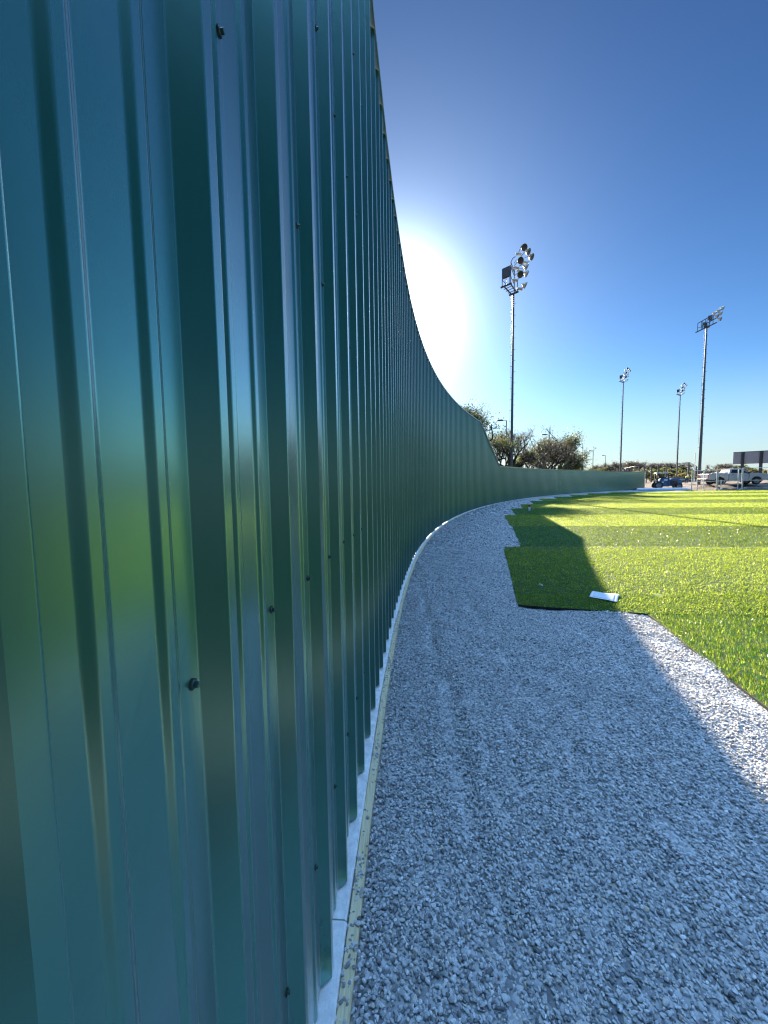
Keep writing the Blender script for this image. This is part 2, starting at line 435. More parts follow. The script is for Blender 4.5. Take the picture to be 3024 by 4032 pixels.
# unseen boards added behind the sheets to block sun; gaps leave sunlit patches
for s0, s1 in ((-8, 6.95), (8.15, 8.6), (9.1, 10.0), (11.6, 11.95), (13.2, 13.7), (15.2, 70)):
    sweep('sun_blocker', list(np.arange(s0, s1, .9)) + [s1], [(-.16,-.01),(-.0335,-.01),(-.0335,.20),(-.16,.20)], WOOD, fence, lambda q: .03)
mb = MB(); ex, ey = off(SEND + .25, -.05)
mb.tube([(ex, ey, 0), (ex, ey, 2.75)], .045, 10); mb.v = [tuple(Vector(v) - fence.location) for v in mb.v]
mb.build('end_post', PALE, fence)

# ------------------------------------------------------------------ curb and timber
CT = .044
mb = None
cs = list(np.arange(-9, SEND + .2, 3.05))
def curb_seg(s0, s1, first):
    j = random.uniform(-.003, .003)
    return s0 + .004, s1 - .004, j
cb = MB()
for i in range(len(cs)-1):
    a, b, j = curb_seg(cs[i], cs[i+1], i == 0)
    z = CT + random.uniform(-.003, .003) - (.012 if 6.5 < a < 15 else 0)
    for k, q in enumerate((a, (a+b)/2, b)):
        for d, zz in ((-.32, -.12), (.020+j, -.12), (.020+j, z-.008), (.012+j, z), (-.32, z)):
            x, y = off(q, d); cb.v.append((float(x), float(y), zz))
    o = len(cb.v) - 15
    for k in range(2):
        for e in range(5):
            g = (e+1) % 5; cb.f.append([o+k*5+e, o+(k+1)*5+e, o+(k+1)*5+g, o+k*5+g]); cb.m.append(0); cb.sm.append(False)
    cb.f.append([o+e for e in range(5)]); cb.f.append([o+10+e for e in range(5)][::-1]); cb.m += [0,0]; cb.sm += [False]*2
tag(cb.build('curb', CONC), kind='structure')
tb = sweep('timber_edging', list(np.arange(-9, 62, 1.2)), [(.0225,-.10),(.067,-.10),(.067,.024),(.064,.028),(.0255,.028),(.0225,.024)], WOOD, None, lambda q: 0.0)
tag(tb, 'long pale timber edging board laid on edge between the white curb and the gravel', 'edging board')

# ------------------------------------------------------------------ ground
def sstep(a, b, x):
    t = np.clip((x-a)/(b-a), 0, 1); return t*t*(3-2*t)
gx = np.unique(np.r_[np.linspace(-3000,-100,12), np.linspace(-100,20,14), np.linspace(20,110,150), np.linspace(110,3000,14)])
gy = np.unique(np.r_[np.linspace(-300,40,10), np.linspace(40,75,110), np.linspace(75,160,14), np.linspace(160,4000,14)])
GX, GY = np.meshgrid(gx, gy)
def bank(X, Y):
    return .78*sstep(50.8, 57.0, Y + .12*(X-46))*sstep(30, 40, X)*(1-.45*(1-sstep(43.5, 48, X)))
GZ = -.06 + bank(GX, GY) + (.05*np.sin(GX*2.1+GY*.7) + .04*np.sin(GX*.9-GY*2.3))*sstep(51,54,GY)*sstep(34,40,GX)
V = np.c_[GX.ravel(), GY.ravel(), GZ.ravel()]
ny, nx = GX.shape
I = np.arange(ny*nx).reshape(ny, nx)
Fq = np.c_[I[:-1,:-1].ravel(), I[:-1,1:].ravel(), I[1:,1:].ravel(), I[1:,:-1].ravel()]
tag(np_mesh('ground', V, Fq, DIRT, None, True), kind='structure')
def gz(x, y): return float(-.06 + bank(np.array(x), np.array(y)))
# gravel bed in fence coordinates
ss = np.r_[np.arange(-9, 6, .10), np.arange(6, 20, .25), np.arange(20, SEND, .6)]
dd = np.r_[np.arange(.066, 2.6, .10), np.arange(2.6, 6.5, .35)]
SS, DD = np.meshgrid(ss, dd)
GXX, GYY = off(SS, DD)
def relief(x, y):
    r = (.010*np.sin(x*5.1+y*1.3) + .008*np.sin(x*2.3-y*3.9+1) + .006*np.sin(y*7.3+x*3.1) + .004*np.sin(x*13+y*9.7)
         - .016*np.exp(-((x-(.35+.03*y))/.06)**2)*(y < 6) + .013*np.exp(-((x-(.47+.03*y))/.07)**2)
         - .011*np.exp(-((x-(1.05+.02*y))/.09)**2) + .008*np.exp(-((x-1.25)/.08)**2) - .010*np.exp(-((x-(1.75+.1*y))/.07)**2))
    for fx, fy in ((.55,1.9),(.85,2.45),(.50,3.0),(.95,3.6),(.62,4.3),(1.1,5.0),(1.35,1.7),(1.6,2.6),(.35,2.2)):     # footprints
        r = r - .016*np.exp(-(((x-fx)/.055)**2 + ((y-fy)/.13)**2)**2)
    return r
GZZ = relief(GXX, GYY) - .012*np.exp(-((DD-.066)/.04)**2)
V = np.c_[GXX.ravel(), GYY.ravel(), GZZ.ravel()]; a_, b_ = SS.shape
I = np.arange(a_*b_).reshape(a_, b_)
Fq = np.c_[I[:-1,:-1].ravel(), I[:-1,1:].ravel(), I[1:,1:].ravel(), I[1:,:-1].ravel()]
tag(np_mesh('gravel_path', V, Fq, GBED, None, True), kind='structure')

# ------------------------------------------------------------------ turf strips
SL = -.105
def row(xl, yl): return lambda x: yl + SL*(x-xl)
left = [((1.78,5.02),(2.96,9.45)), ((3.42,9.57),(4.58,13.69)), ((4.56,13.72),(5.65,18.10)), ((6.18,18.12),(7.36,22.30)), ((8.01,22.25),(9.26,26.10)),
        ((10.17,26.17),(11.42,30.10)), ((12.32,30.03),(13.35,33.45)), ((15.15,33.4),(16.25,36.9)), ((18.2,37.0),(19.6,40.6)), ((21.6,40.6),(23.4,44.2)), ((25.6,44.1),(28.2,47.6))]
strips = []
# strip in front of the first one: its slanting left end runs towards the camera
strips.append([(3.22,4.60),(2.75,2.65),(1.95,-1.5),(1.7,-9),(62,-9),(62,4.60+SL*58.8)])
for i, (f_, b_) in enumerate(left):
    p = [f_]
    if i == 0: p = [(3.21,4.63), f_]
    p.append(b_)
    yb = b_[1] + SL*(62-b_[0]); 
    nf = left[i+1][0] if i+1 < len(left) else None
    yb = nf[1] + SL*(62-nf[0]) - .012 if nf else b_[1] + SL*.35*(62-b_[0])
    pb = (nf[0], nf[1]-.012) if nf else b_
    if nf and nf[0] > b_[0] + .02: p.append((nf[0], nf[1]-.012))
    yf = (4.63 + SL*58.8) if i == 0 else f_[1] + SL*(62-f_[0])
    p += [(62, yb), (62, yf)]
    strips.append(p)
def wob(p, q, n=7, a=.010):
    r_ = random.Random(int(p[0]*100)); out_ = []
    d = Vector((q[0]-p[0], q[1]-p[1])); nn = Vector((-d.y, d.x)).normalized()
    for i in range(n):
        t = i/n; o = 0 if i == 0 else r_.uniform(-a, a); out_.append((p[0]+d.x*t+nn.x*o, p[1]+d.y*t+nn.y*o))
    return out_
for i, p in enumerate(strips):
    e = 1 if i == 0 else (2 if i == 1 else 1)     # exposed edges at the head of the list
    new = []
    for k in range(e): new += wob(p[k], p[k+1], 9 if i < 2 else 5)
    strips[i] = new + p[e:]
def inside(poly, X, Y):
    r = np.zeros(len(X), bool); n = len(poly)
    for i in range(n):
        x1, y1 = poly[i]; x2, y2 = poly[(i+1) % n]
        c = ((y1 > Y) != (y2 > Y)) & (X < (x2-x1)*(Y-y1)/(y2-y1+1e-12)+x1); r ^= c
    return r
turf_labels = ['sunlit turf strip nearest the camera, cut on a slant at the gravel',
 'bright green turf strip lying under the white paper slip', 'dark turf strip right behind the one with the paper slip',
 'lighter green turf strip between two dark ones, its corner pointing left', 'dark turf strip with the red and white marker can standing on it',
 'green turf strip just beyond the strip holding the red and white can', 'dark turf strip, second beyond the strip holding the can',
 'lighter turf strip, third beyond the strip holding the can', 'turf strip fourth beyond the strip holding the can', 'turf strip fifth beyond the strip holding the can',
 'turf strip in front of the farthest one', 'farthest turf strip, ending near the white wrapped roll']
TZ = .022
def blades(poly, nap, seed, tintshift):
    r = np.random.default_rng(seed)
    xs = [p[0] for p in poly]; ys = [p[1] for p in poly]
    x0, x1, y0, y1 = min(xs), min(62, max(xs)), max(min(ys), .4), max(ys)
    Vs, Fs, Ts = [], [], []; nb = 0
    bands = [(0, 5.5, 4200, .85), (5.5, 9, 2100, 1.1), (9, 14, 900, 1.6), (14, 22, 600, 1.9), (22, 34, 300, 2.5), (34, 52, 130, 3.7)]
    for d0, d1, dens, sc in bands:
        bx1 = min(x1, d1*1.12 + .5); by0, by1 = max(y0, d0*.0), min(y1, d1)
        if bx1 <= x0 or by1 <= by0: continue
        n = int((bx1-x0)*(by1-by0)*dens)
        X = r.uniform(x0, bx1, n); Y = r.uniform(by0, by1, n)
        k = inside(poly, X, Y) & (X < Y*1.05 + .5) & (Y >= d0) & (Y < d1)
        k &= ~inside([(2.90,5.29),(3.06,5.50),(3.28,5.34),(3.09,5.06)], X, Y)      # flattened under the slip
        X, Y = X[k], Y[k]; n = len(X)
        if not n: continue
        clump = np.sin(X*9+np.sin(Y*7)*2)*np.sin(Y*8+np.sin(X*6)*2)
        L = r.uniform(.028, .05, n)*(1+.25*(sc-1)*.6); Wd = r.uniform(.0035, .0065, n)*sc
        th = r.uniform(0, 2*np.pi, n)
        lean = r.uniform(.2, .75, n)
        dx = np.cos(th)*lean*.9 + nap[0]*1.2 + .3*clump; dy = np.sin(th)*lean*.9 + nap[1]*1.2
        dz = r.uniform(.35, .8, n)
        ln = np.sqrt(dx*dx+dy*dy+dz*dz); dx, dy, dz = dx/ln, dy/ln, dz/ln
        wa = np.arctan2(dx, -dy) + r.normal(0, .5, n); wx, wy = np.cos(wa)*Wd/2, np.sin(wa)*Wd/2
        b0 = np.c_[X-wx, Y-wy, np.full(n, TZ)]; b1 = np.c_[X+wx, Y+wy, np.full(n, TZ)]
        mx = X+dx*L*.6; my = Y+dy*L*.6; mz = TZ+dz*L*.75
        m0 = np.c_[mx-wx, my-wy, mz]; m1 = np.c_[mx+wx, my+wy, mz]
        curl = r.uniform(.2, 1.1, n)
        tp = np.c_[X+dx*L*(1.0+.3*curl), Y+dy*L*(1.0+.3*curl), TZ+dz*L*(1.05-.35*curl)]
        t0 = tp - np.c_[wx*.5, wy*.5, 0*wx]; t1 = tp + np.c_[wx*.5, wy*.5, 0*wx]
        Vb = np.stack([b0,b1,m0,m1,t0,t1], 1).reshape(-1, 3)
        ix = np.arange(n)[:,None]*6 + nb
        Fs.append(np.concatenate([ix+np.array([0,1,3,2]), ix+np.array([2,3,5,4])], 0)); Vs.append(Vb)
        tt = np.clip(r.beta(2, 2.2, n) + tintshift + .12*clump, 0, 1); Ts.append(np.repeat(tt, 6)); nb += 6*n
    return np.concatenate(Vs), np.concatenate(Fs), np.concatenate(Ts)
naps = [(.25,.45)] + [(-.25,-.75), (.15,.45)] + [(-.2,-.45), (.15,.4)]*5
for i, poly in enumerate(strips):
    mb = MB(); n = len(poly)
    v = [(x, y, .004) for x, y in poly] + [(x, y, TZ) for x, y in poly]
    area = sum(poly[k][0]*poly[(k+1)%n][1] - poly[(k+1)%n][0]*poly[k][1] for k in range(n))
    fw = list(range(n, 2*n)); mb.add(v, [fw if area > 0 else fw[::-1]], 0)
    mb.add(v, [(k, (k+1)%n, (k+1)%n+n, k+n) if area > 0 else ((k+1)%n, k, k+n, (k+1)%n+n) for k in range(n)], 1)
    o = mb.build('turf_strip', [THATCH, BACKING])
    tag(o, turf_labels[i], 'turf strip', 'artificial turf strips')
    V, Fb, T = blades(poly, naps[i], 100+i, .0 if i == 0 else ((-.13 if i == 2 else -.07) if naps[i][1] > 0 else .03))
    fo = np_mesh('fibre', V, Fb, BLADE, o, False, T); fo['kind'] = 'stuff'

# ------------------------------------------------------------------ stones
def ico(sub):
    import bmesh
    bm = bmesh.new(); bmesh.ops.create_icosphere(bm, subdivisions=sub, radius=1)
    V = np.array([v.co[:] for v in bm.verts]); Fc = np.array([[v.index for v in f.verts] for f in bm.faces]); bm.free(); return V, Fc
def in_turf(X, Y):
    k = np.zeros(len(X), bool)
    for p in strips[:8]: k |= inside(p, X, Y)
    return k
def stones(X, Y, size, sub, r, zf, sink=.25):
    V0, F0 = ico(sub); n = len(X)
    v = np.repeat(V0[None], n, 0)
    for k in range(6):
        nn = r.normal(size=(n,1,3)); nn /= np.linalg.norm(nn, axis=2, keepdims=True)
        d = r.uniform(.42, .8, (n,1)); dot = (v*nn).sum(2); ex = np.clip(dot-d, 0, None); v = v - ex[...,None]*nn
    v *= np.stack([r.uniform(.9,1.35,n), r.uniform(.7,1.05,n), r.uniform(.5,.85,n)], 1)[:,None,:]
    # random rotation: moderate tilt, any heading
    a = r.uniform(0, 2*np.pi, n); tx = r.normal(0, .55, n); 
    ca, sa, ct, st = np.cos(a), np.sin(a), np.cos(tx), np.sin(tx)
    y = v[...,1]*ct[:,None] - v[...,2]*st[:,None]; z = v[...,1]*st[:,None] + v[...,2]*ct[:,None]; x = v[...,0]
    v = np.stack([x*ca[:,None]-y*sa[:,None], x*sa[:,None]+y*ca[:,None], z], 2)*(size/2)[:,None,None]
    v += np.stack([X, Y, zf + size*sink], 1)[:,None,:]
    Fa = (F0[None] + (np.arange(n)*len(V0))[:,None,None]).reshape(-1, 3)
    return v.reshape(-1, 3), Fa, np.repeat(np.clip(r.beta(1.5, 1.5, n), 0, 1), len(V0))
Vs, Fs, Ts = [], [], []; nb = 0
for y0, y1, spacing, size0, sub in ((.55, 1.7, .0100, .0125, 2), (1.7, 3.2, .0108, .0132, 1), (3.2, 5.6, .0135, .0155, 1), (5.6, 9.5, .018, .020, 1), (9.5, 18, .038, .036, 1), (18, 33, .085, .075, 1)):
    A = (6.5+.6)*(y1-y0); n = int(A/spacing**2)
    xm = 4.6 if y1 < 9.6 else (7.5 if y1 < 18.5 else 14.0); X = rng.uniform(-.4, xm, int(n*(xm+.4)/7.1)); Y = rng.uniform(y0, y1, len(X))
    sx, sy = off(np.interp(Y, CY[CY>.3], CS[CY>.3]) , 0)
    sn = np.interp(Y, CY, CS); hx, hy = cpos(sn); dperp = (X-hx)*np.cos(chead(sn))
    k = (dperp > .074) & (X < Y*1.03 + .25) & ~in_turf(X-.01, Y+.01)
    X, Y = X[k], Y[k]; n = len(X)
    size = size0*np.clip(rng.lognormal(0, .28, n), .55, 1.9)
    v, f, t = stones(X, Y, size, sub, rng, relief(X, Y) + rng.uniform(-.004, .005, n))
    Vs.append(v); Fs.append(f+nb); Ts.append(t); nb += len(v)
# crumbs lying on the timber
n = 420; S_ = np.concatenate([rng.uniform(-.15, 5, 200), rng.normal(.05, .1, 60), rng.normal(.35, .05, 30), rng.normal(1.1, .08, 30), rng.normal(2.1, .15, 50), rng.normal(3.2, .3, 50)]); n = len(S_)
X, Y = off(S_, rng.uniform(.020, .066, n))
v, f, t = stones(X, Y, .012*np.clip(rng.lognormal(0, .35, n), .5, 1.7), 2, rng, np.full(n, .026), .28)
Vs.append(v); Fs.append(f+nb); Ts.append(t)
tag(np_mesh('gravel_stones', np.concatenate(Vs), np.concatenate(Fs), STONE, None, False, np.concatenate(Ts)), kind='stuff')

# ------------------------------------------------------------------ paper slip and marker can
pc = [(2.86,5.28),(3.05,5.54),(3.32,5.35),(3.09,5.01)]
sl0 = empty('paper_slip', (3.08, 5.29, .046)); tag(sl0, 'white rectangular paper slip lying on the shaded turf near the shadow edge', 'paper slip')
def sheet(name, mat, ins, z, parent):
    mb = MB(); N = 8; c = [Vector((*p, 0)) for p in pc]
    m0 = sum(c, Vector())/4
    c = [m0 + (p-m0)*ins for p in c]
    pts = []
    for j in range(N+1):
        for i in range(N+1):
            a, b = i/N, j/N
            p = c[0]*(1-a)*(1-b) + c[3]*a*(1-b) + c[2]*a*b + c[1]*(1-a)*b
            wv = .004*math.sin(p.x*17+1) + .003*math.sin(p.y*15+p.x*7)
            pts.append((p.x-3.08, p.y-5.29, wv + z))
    q = [(j*(N+1)+i, j*(N+1)+i+1, (j+1)*(N+1)+i+1, (j+1)*(N+1)+i) for j in range(N) for i in range(N)]
    mb.add(pts, q, 0, True)
    o = mb.build(name, mat, parent); so_ = o.modifiers.new('thick', 'SOLIDIFY'); so_.thickness = .0012; so_.offset = -1; return o
sheet('sheet', PAPER, 1.0, 0, sl0); sheet('printed_area', PAPER2, .78, .0025, sl0)
mc = empty('marker_can', (7.62, 20.1, .05)); tag(mc, 'small red and white marker can standing upright on the dark turf strip', 'marker can'); mc.scale = (1.35,)*3
mb = MB(); mb.lathe([(0,.0),(0,.033),(.012,.036),(.15,.036),(.16,.03),(.165,.0)], Matrix.Identity(4), 14); mb.build('can_body', PAPER, mc)
mb = MB(); mb.lathe([(.166,.0),(.166,.030),(.235,.040),(.255,.036),(.26,.0)], Matrix.Identity(4), 14); mb.build('cap', RED, mc)

# ------------------------------------------------------------------ floodlight poles
def floodlight(parent, P0, aim, size=.64):
    aim = Vector(aim).normalized(); q = aim.to_track_quat('Z', 'Y').to_matrix().to_4x4(); Mx = Matrix.Translation(P0) @ q
    r = size/2; mb = MB()
    mb.lathe([(-.42,0),(-.42,.07),(-.30,.075),(-.28,.10),(-.20,.5*r+.06),(-.06,.93*r),(.0,r),(.02,r),(.02,r*.94)], Mx, 18)
    o = mb.build('floodlight', LAMPSHELL, parent)
    mb = MB(); mb.lathe([(.012,r*.95),(-.02,r*.5),(-.03,.0)], Mx, 18); mb.lathe([(-.02,.05),(.004,.045),(.01,0)], Mx, 8)
    mb.build('lens', LENS, o); return o
def light_pole(base, H, view, rb, rtop, steps, fixture):
    root = empty('light_pole', base)
    mb = MB(); mb.tube([(0,0,-.2),(0,0,.15),(0,0,H*.5),(0,0,H)], [rb*1.04, rb, (rb+rtop)/2, rtop], 14)
    mb.build('pole', GALV, root)
    if steps:
        mb = MB(); N = Vector((-view[0], -view[1], 0)).normalized(); Rr = Vector((-N.y, N.x, 0))
        for i in range(26):
            z = 5.5 + i*(H-6.0)/26; sgn = 1 if i % 2 else -1; rr = rb + (rtop-rb)*z/H
            mb.bar(Rr*sgn*rr*.8 + Vector((0,0,z)), Rr*sgn*(rr+.15) + Vector((0,0,z)), .03)
        mb.tube([(Rr*-(rb*.9+.1-.10*q/H*.5)) + Vector((0,0,q)) for q in (6, 12, H-.2)], .012, 6)
        mb.build('climbing_steps', DARKSTEEL, root)
    fixture(root, H, view)
    return root
def fixture_a(root, H, view):
    N = Vector((-view[0], -view[1], 0)).normalized(); Rr = Vector((-N.y, N.x, 0)); Z = Vector((0,0,1)); k = .00477; te = .44
    def Q(zx, zy, n): return Z*H + Rr*((zx-695)*k) + N*n + Z*((1100-zy)*k - te*n)
    fr = MB()
    A = Q(605,1130,0); A2 = Q(790,1085,.35); B = Q(445,955,1.5); B2 = Q(655,905,1.95)
    fr.bar(A, A2, .12, .14); fr.bar(B, B2, .12, .14)
    fr.bar(A.lerp(A2,.25), B.lerp(B2,.3), .08, .1); fr.bar(A.lerp(A2,.8), B.lerp(B2,.9), .08, .1)
    for f_ in (.25,.5,.75):
        fr.bar(A.lerp(B,f_)+Rr*.1, A2.lerp(B2,f_)-Rr*.1, .05)
    L0 = B.lerp(B2,.13); R0 = B.lerp(B2,.9); hz = Z*1.66
    for p in (L0, R0): fr.bar(p, p+hz, .06)
    fr.bar(R0-Rr*.12, R0-Rr*.12+Z*.75, .05)
    fr.bar(L0+hz, R0+hz, .06); fr.bar(L0+Z*.72, R0+Z*.72, .06); fr.bar(L0+Z*.65, L0.lerp(R0,.5)+Z*.1, .05)
    Cc = A.lerp(A2,.55)
    fr.bar(Cc, Cc+Z*2.15, .07); D0 = A2 - Rr*.1; fr.bar(D0, D0+Z*.95, .06)
    for z in (.85, 1.65, 2.1): fr.bar(R0+Z*(z-.15), Cc+Z*z, .05)
    fr.bar(R0+hz, Cc+Z*1.95, .05); fr.bar(R0+Z*.7, Cc+Z*.9, .05)
    T = R0 + hz; fr.tube([T, T+Z*.35+Rr*.03, T+Z*.62+Rr*.18, T+Z*.74+Rr*.42], .035, 8)
    fr.build('lamp_frame', DARKSTEEL, root)
    bx = MB(); mid = L0.lerp(R0,.5)+Z*1.18; ang = math.atan2((R0-L0).y, (R0-L0).x)
    bx.box(mid, ((R0-L0).length*.84, .16, .86), ang); bx.build('ballast_box', GALV, root, .015)
    cb_ = MB(); 
    for dx in (-.08, .06): cb_.tube([mid+Z*-.4+Rr*dx, mid+Z*-.7+Rr*(dx-.05), mid+Z*-1.1+Rr*(dx-.02)], .02, 6)
    cb_.build('cable', BLACKP, root)
    V1 = N*.75 + Rr*.35 - Z*.42; V2 = Rr*.85 + N*.38 - Z*.42; V3 = Rr*.9 + N*.02 - Z*.55
    lamps = [(888,245,.9,V1),(978,340,.6,V2),(1043,448,.3,V3+N*.35),(820,487,1.0,V1),(945,632,.6,V3),(820,757,1.0,V1),(950,768,.6,V3),(925,985,.3,V3)]
    junction = [(780,350,.9),(740,612,1.0),(905,530,.6),(725,850,1.0),(815,1030,.3),(810,690,.8)]
    for zx, zy, n, aim in lamps: floodlight(root, Q(zx, zy, n), aim)
    arm = MB()
    for (a, b) in (((745,385,1.6),(770,340,.9)), ((780,330,.9),(835,200,.9)), ((700,520,1.2),(740,460,1.0)), ((700,570,1.0),(745,520,1.0)), ((740,610,1.0),(880,560,.7)),
                   ((860,380,.8),(905,320,.6)), ((905,440,.7),(980,420,.35)), ((930,560,.6),(990,520,.3)), ((705,760,.8),(800,700,.9)), ((705,860,.7),(790,830,.9)), ((760,1060,.35),(870,1010,.3)), ((705,560,.5),(860,370,.8)), ((705,640,.5),(905,520,.6)), ((800,640,.8),(900,660,.6)), ((720,860,.7),(900,780,.6))):
        arm.tube([Q(*a), Q(*b)], .028, 6)
    arm.build('lamp_arm', DARKSTEEL, root)
    for zx, zy, n in junction:
        jb = MB(); c = Q(zx, zy, n); d = (V1*-.25 + Rr*.9 - Z*.3).normalized()
        jb.tube([c-d*.28, c-d*.1, c+d*.1, c+d*.26], [.09,.12,.12,.16], 10); jb.build('lamp_housing', LAMPSHELL, root)
def fixture_b(root, H, view):
    N = Vector((-view[0], -view[1], 0)).normalized(); Rr = Vector((-N.y, N.x, 0)); Z = Vector((0,0,1)); k = .0056; te = .29
    def Q(zx, zy, n): return Z*H + Rr*((zx-800)*k) + N*n + Z*((610-zy)*k - te*n)
    fr = MB()
    # three crossarms rising to the right as they come nearer
    for (a, b, w_) in (((580,690,-.6),(985,545,1.4),.12), ((690,560,-.3),(985,430,1.4),.09), ((620,465,-.5),(920,330,1.2),.08)): fr.bar(Q(*a), Q(*b), w_)
    for x, z0, z1, n in ((615,690,465,-.5),(690,660,440,-.25),(715,640,430,0),(770,615,410,.2),(800,600,385,.3),(850,585,360,.7),(918,560,330,1.2)): fr.bar(Q(x,z0,n), Q(x,z1,n), .05)
    fr.bar(Q(620,580,-.5), Q(690,575,-.25), .05); fr.bar(Q(690,600,.0), Q(880,520,.9), .05)
    fr.box(Q(800,605,.1), (.5,.5,.25)); 
    fr.build('lamp_frame', DARKSTEEL, root)
    bx = MB(); bx.box(Q(862,400,.8), (.55,.3,.6), .4); bx.build('ballast_box', GALV, root, .015)
    bx = MB(); bx.box(Q(755,520,.1), (.5,.3,.4), .4); bx.build('ballast_box', GALV, root, .015)
    V3 = Rr*.8 + N*.05 - Z*.35
    for zx, zy, n in ((1105,232,1.8),(1030,275,1.6),(955,315,1.3),(1075,348,1.8),(1010,395,1.5),(1065,480,1.7)): floodlight(root, Q(zx, zy, n), V3 + Rr*random.uniform(-.1,.1) + N*random.uniform(-.15,.15), .56)
    arm = MB()
    for a, b in (((920,335,1.2),(1085,250,1.8)), ((985,430,1.4),(1050,365,1.8)), ((985,545,1.4),(1040,500,1.7))): arm.tube([Q(*a), Q(*b)], .03, 6)
    arm.build('lamp_arm', DARKSTEEL, root)
def vdir(b): v = Vector((b[0], b[1], 0)).normalized(); return v
b1 = Vector((13.23, 40.0, -.06)); p1 = light_pole(b1, 20.35, vdir(b1), .155, .08, True, fixture_a)
tag(p1, 'tall grey light pole with climbing steps right behind the step in the green fence', 'light pole', 'floodlight poles')
b4 = at(2752, 1890, 57.5); b4.z = .65; p4 = light_pole(b4, 22.7, vdir(b4), .215, .09, True, fixture_b)
tag(p4, 'thick dark light pole standing behind the pale gate frames beside the white pickup', 'light pole', 'floodlight poles')
H1 = 20.35
for D, az, lab in ((90, 31.5, 'slim light pole beside the small brown roof behind the low fence'), (112, 37.2, 'slim distant light pole standing behind the blue machine')):
    c = copy_tree(p1); a = rad(az); c.location = (D*math.sin(a), D*math.cos(a), .1); c.rotation_euler.z = -(a - math.atan2(b1.x, b1.y))
    for ch in c.children:          # these carry a smaller lamp head
        if ch.name.split('.')[0] not in ('pole', 'climbing_steps'):
            ch.scale = (.64,)*3; ch.location = (0, 0, H1*(1-.64))
    tag(c, lab)

# ------------------------------------------------------------------ car-park lamps
def lot_lamp(u, vtop, D, lab, first=[None]):
    Hh = 9.0
    top = at(u, vtop, D); base = (top.x, top.y, top.z - Hh)
    if first[0] is None:
        r_ = empty('lot_lamp', base)
        mb = MB(); mb.tube([(0,0,0),(0,0,Hh)], [.09,.06], 8); mb.build('lamp_post', DARKSTEEL, r_)
        mb = MB(); mb.bar((0,0,Hh-.05), (-.5,0,Hh-.03), .06); mb.build('lamp_arm', DARKSTEEL, r_)
        mb = MB(); mb.prism([(-1.25,Hh-.08),(-1.2,Hh+.06),(-.6,Hh+.10),(-.42,Hh+.04),(-.42,Hh-.08)], -.18, .18); mb.build('lamp_head', DARKSTEEL, r_, .02)
        first[0] = r_
    else:
        r_ = copy_tree(first[0]); r_.location = base
    tag(r_, lab, 'street lamp', 'street lamps beyond the fence')
lot_lamp(1994, 1655, 47, 'dark street lamp in front of the bare tree beside the tall light pole')
lot_lamp(2163, 1711, 60, 'dark street lamp rising over the crown of the round oak')
lot_lamp(2295, 1750, 76, 'street lamp standing in open sky just beyond the round oak')
lot_lamp(2336, 1775, 92, 'street lamp in the middle of the three standing in open sky')
lot_lamp(2385, 1793, 110, 'farthest and lowest street lamp above the fence')

# ------------------------------------------------------------------ trees
def tree_mesh(seed, H, spread, leafmat, nleaf, leafsize, levels=4, trunkh=.22, droop=.0, bare=.0, multi=1, jit=.03):
    r = random.Random(seed); tips = []; wood = MB()
    def grow(p, d, L, rad_, lv):
        pts = [p]; q = p; dd_ = d.copy(); n = 3
        for i in range(n):
            dd_ = (dd_ + Vector((r.gauss(0,.14), r.gauss(0,.14), r.gauss(.03,.1)))).normalized(); q = q + dd_*(L/n); pts.append(q)
        wood.tube(pts, [rad_, rad_*.85, rad_*.72, rad_*.6], 6 if lv < 2 else 4, 0, False)
        if lv >= levels-1:
            tips.extend(pts[1:])
        if lv >= levels: return
        for i in range(r.choice((2,3,3)) + (1 if lv == 0 else 0)):
            ax = Vector((r.gauss(0,1), r.gauss(0,1), r.gauss(0,.45))).normalized()
            nd = (dd_*.55 + ax*.75*spread + Vector((0,0,.22-droop))).normalized()
            f_ = r.uniform(.55, 1); idx = 3 if f_ > .85 else 2
            grow(pts[idx], nd, L*r.uniform(.62,.86), rad_*.58, lv+1)
    for k in range(multi):
        d0 = Vector((r.gauss(0,.12 if multi == 1 else .4), r.gauss(0,.12 if multi == 1 else .4), 1)).normalized()
        grow(Vector((0,0,-.1)), d0, H*trunkh, H*.032/(multi**.5), 0)
    T = np.array([t[:] for t in tips]); g = np.random.default_rng(seed)
    mz = T[:,2].max(); kk = H/mz*.93
    wood.v = [tuple(c*kk for c in v) for v in wood.v]; T = T*kk
    c = T[g.integers(0, len(T), nleaf)] + g.normal(0, H*jit, (nleaf,3))
    d = g.normal(size=(nleaf,3)); d /= np.linalg.norm(d, axis=1, keepdims=True)
    e = np.cross(d, g.normal(size=(nleaf,3))); e /= np.linalg.norm(e, axis=1, keepdims=True)
    s_ = leafsize*g.uniform(.5, 1.5, (nleaf,1)); asp = g.uniform(.3,.7,(nleaf,1)) if not bare else g.uniform(.05,.12,(nleaf,1))
    V = np.stack([c - d*s_, c + e*s_*asp, c + d*s_, c - e*s_*asp], 1).reshape(-1,3)
    Fq = np.arange(nleaf*4).reshape(-1,4)
    tn = np.repeat(np.clip(g.beta(2,2,nleaf)*.7 + .3*np.sin(c[:,0]*2+c[:,2]*2.3), 0, 1), 4)
    return wood, V, Fq, tn
def tree(name, loc, lab, cat='tree', group=None, **kw):
    mat = kw.pop('leafmat'); seed = kw.pop('seed')
    wood, V, Fq, tn = tree_mesh(seed, leafmat=mat, **kw)
    r_ = empty(name, loc); wood.build('trunk', BARK, r_)
    np_mesh('crown', V, Fq, mat, r_, False, tn)
    return tag(r_, lab, cat, group)
GT = 'trees behind the fence'
def gp(u, y): p = at(u, 1890, y); return (p.x, p.y, -.06)
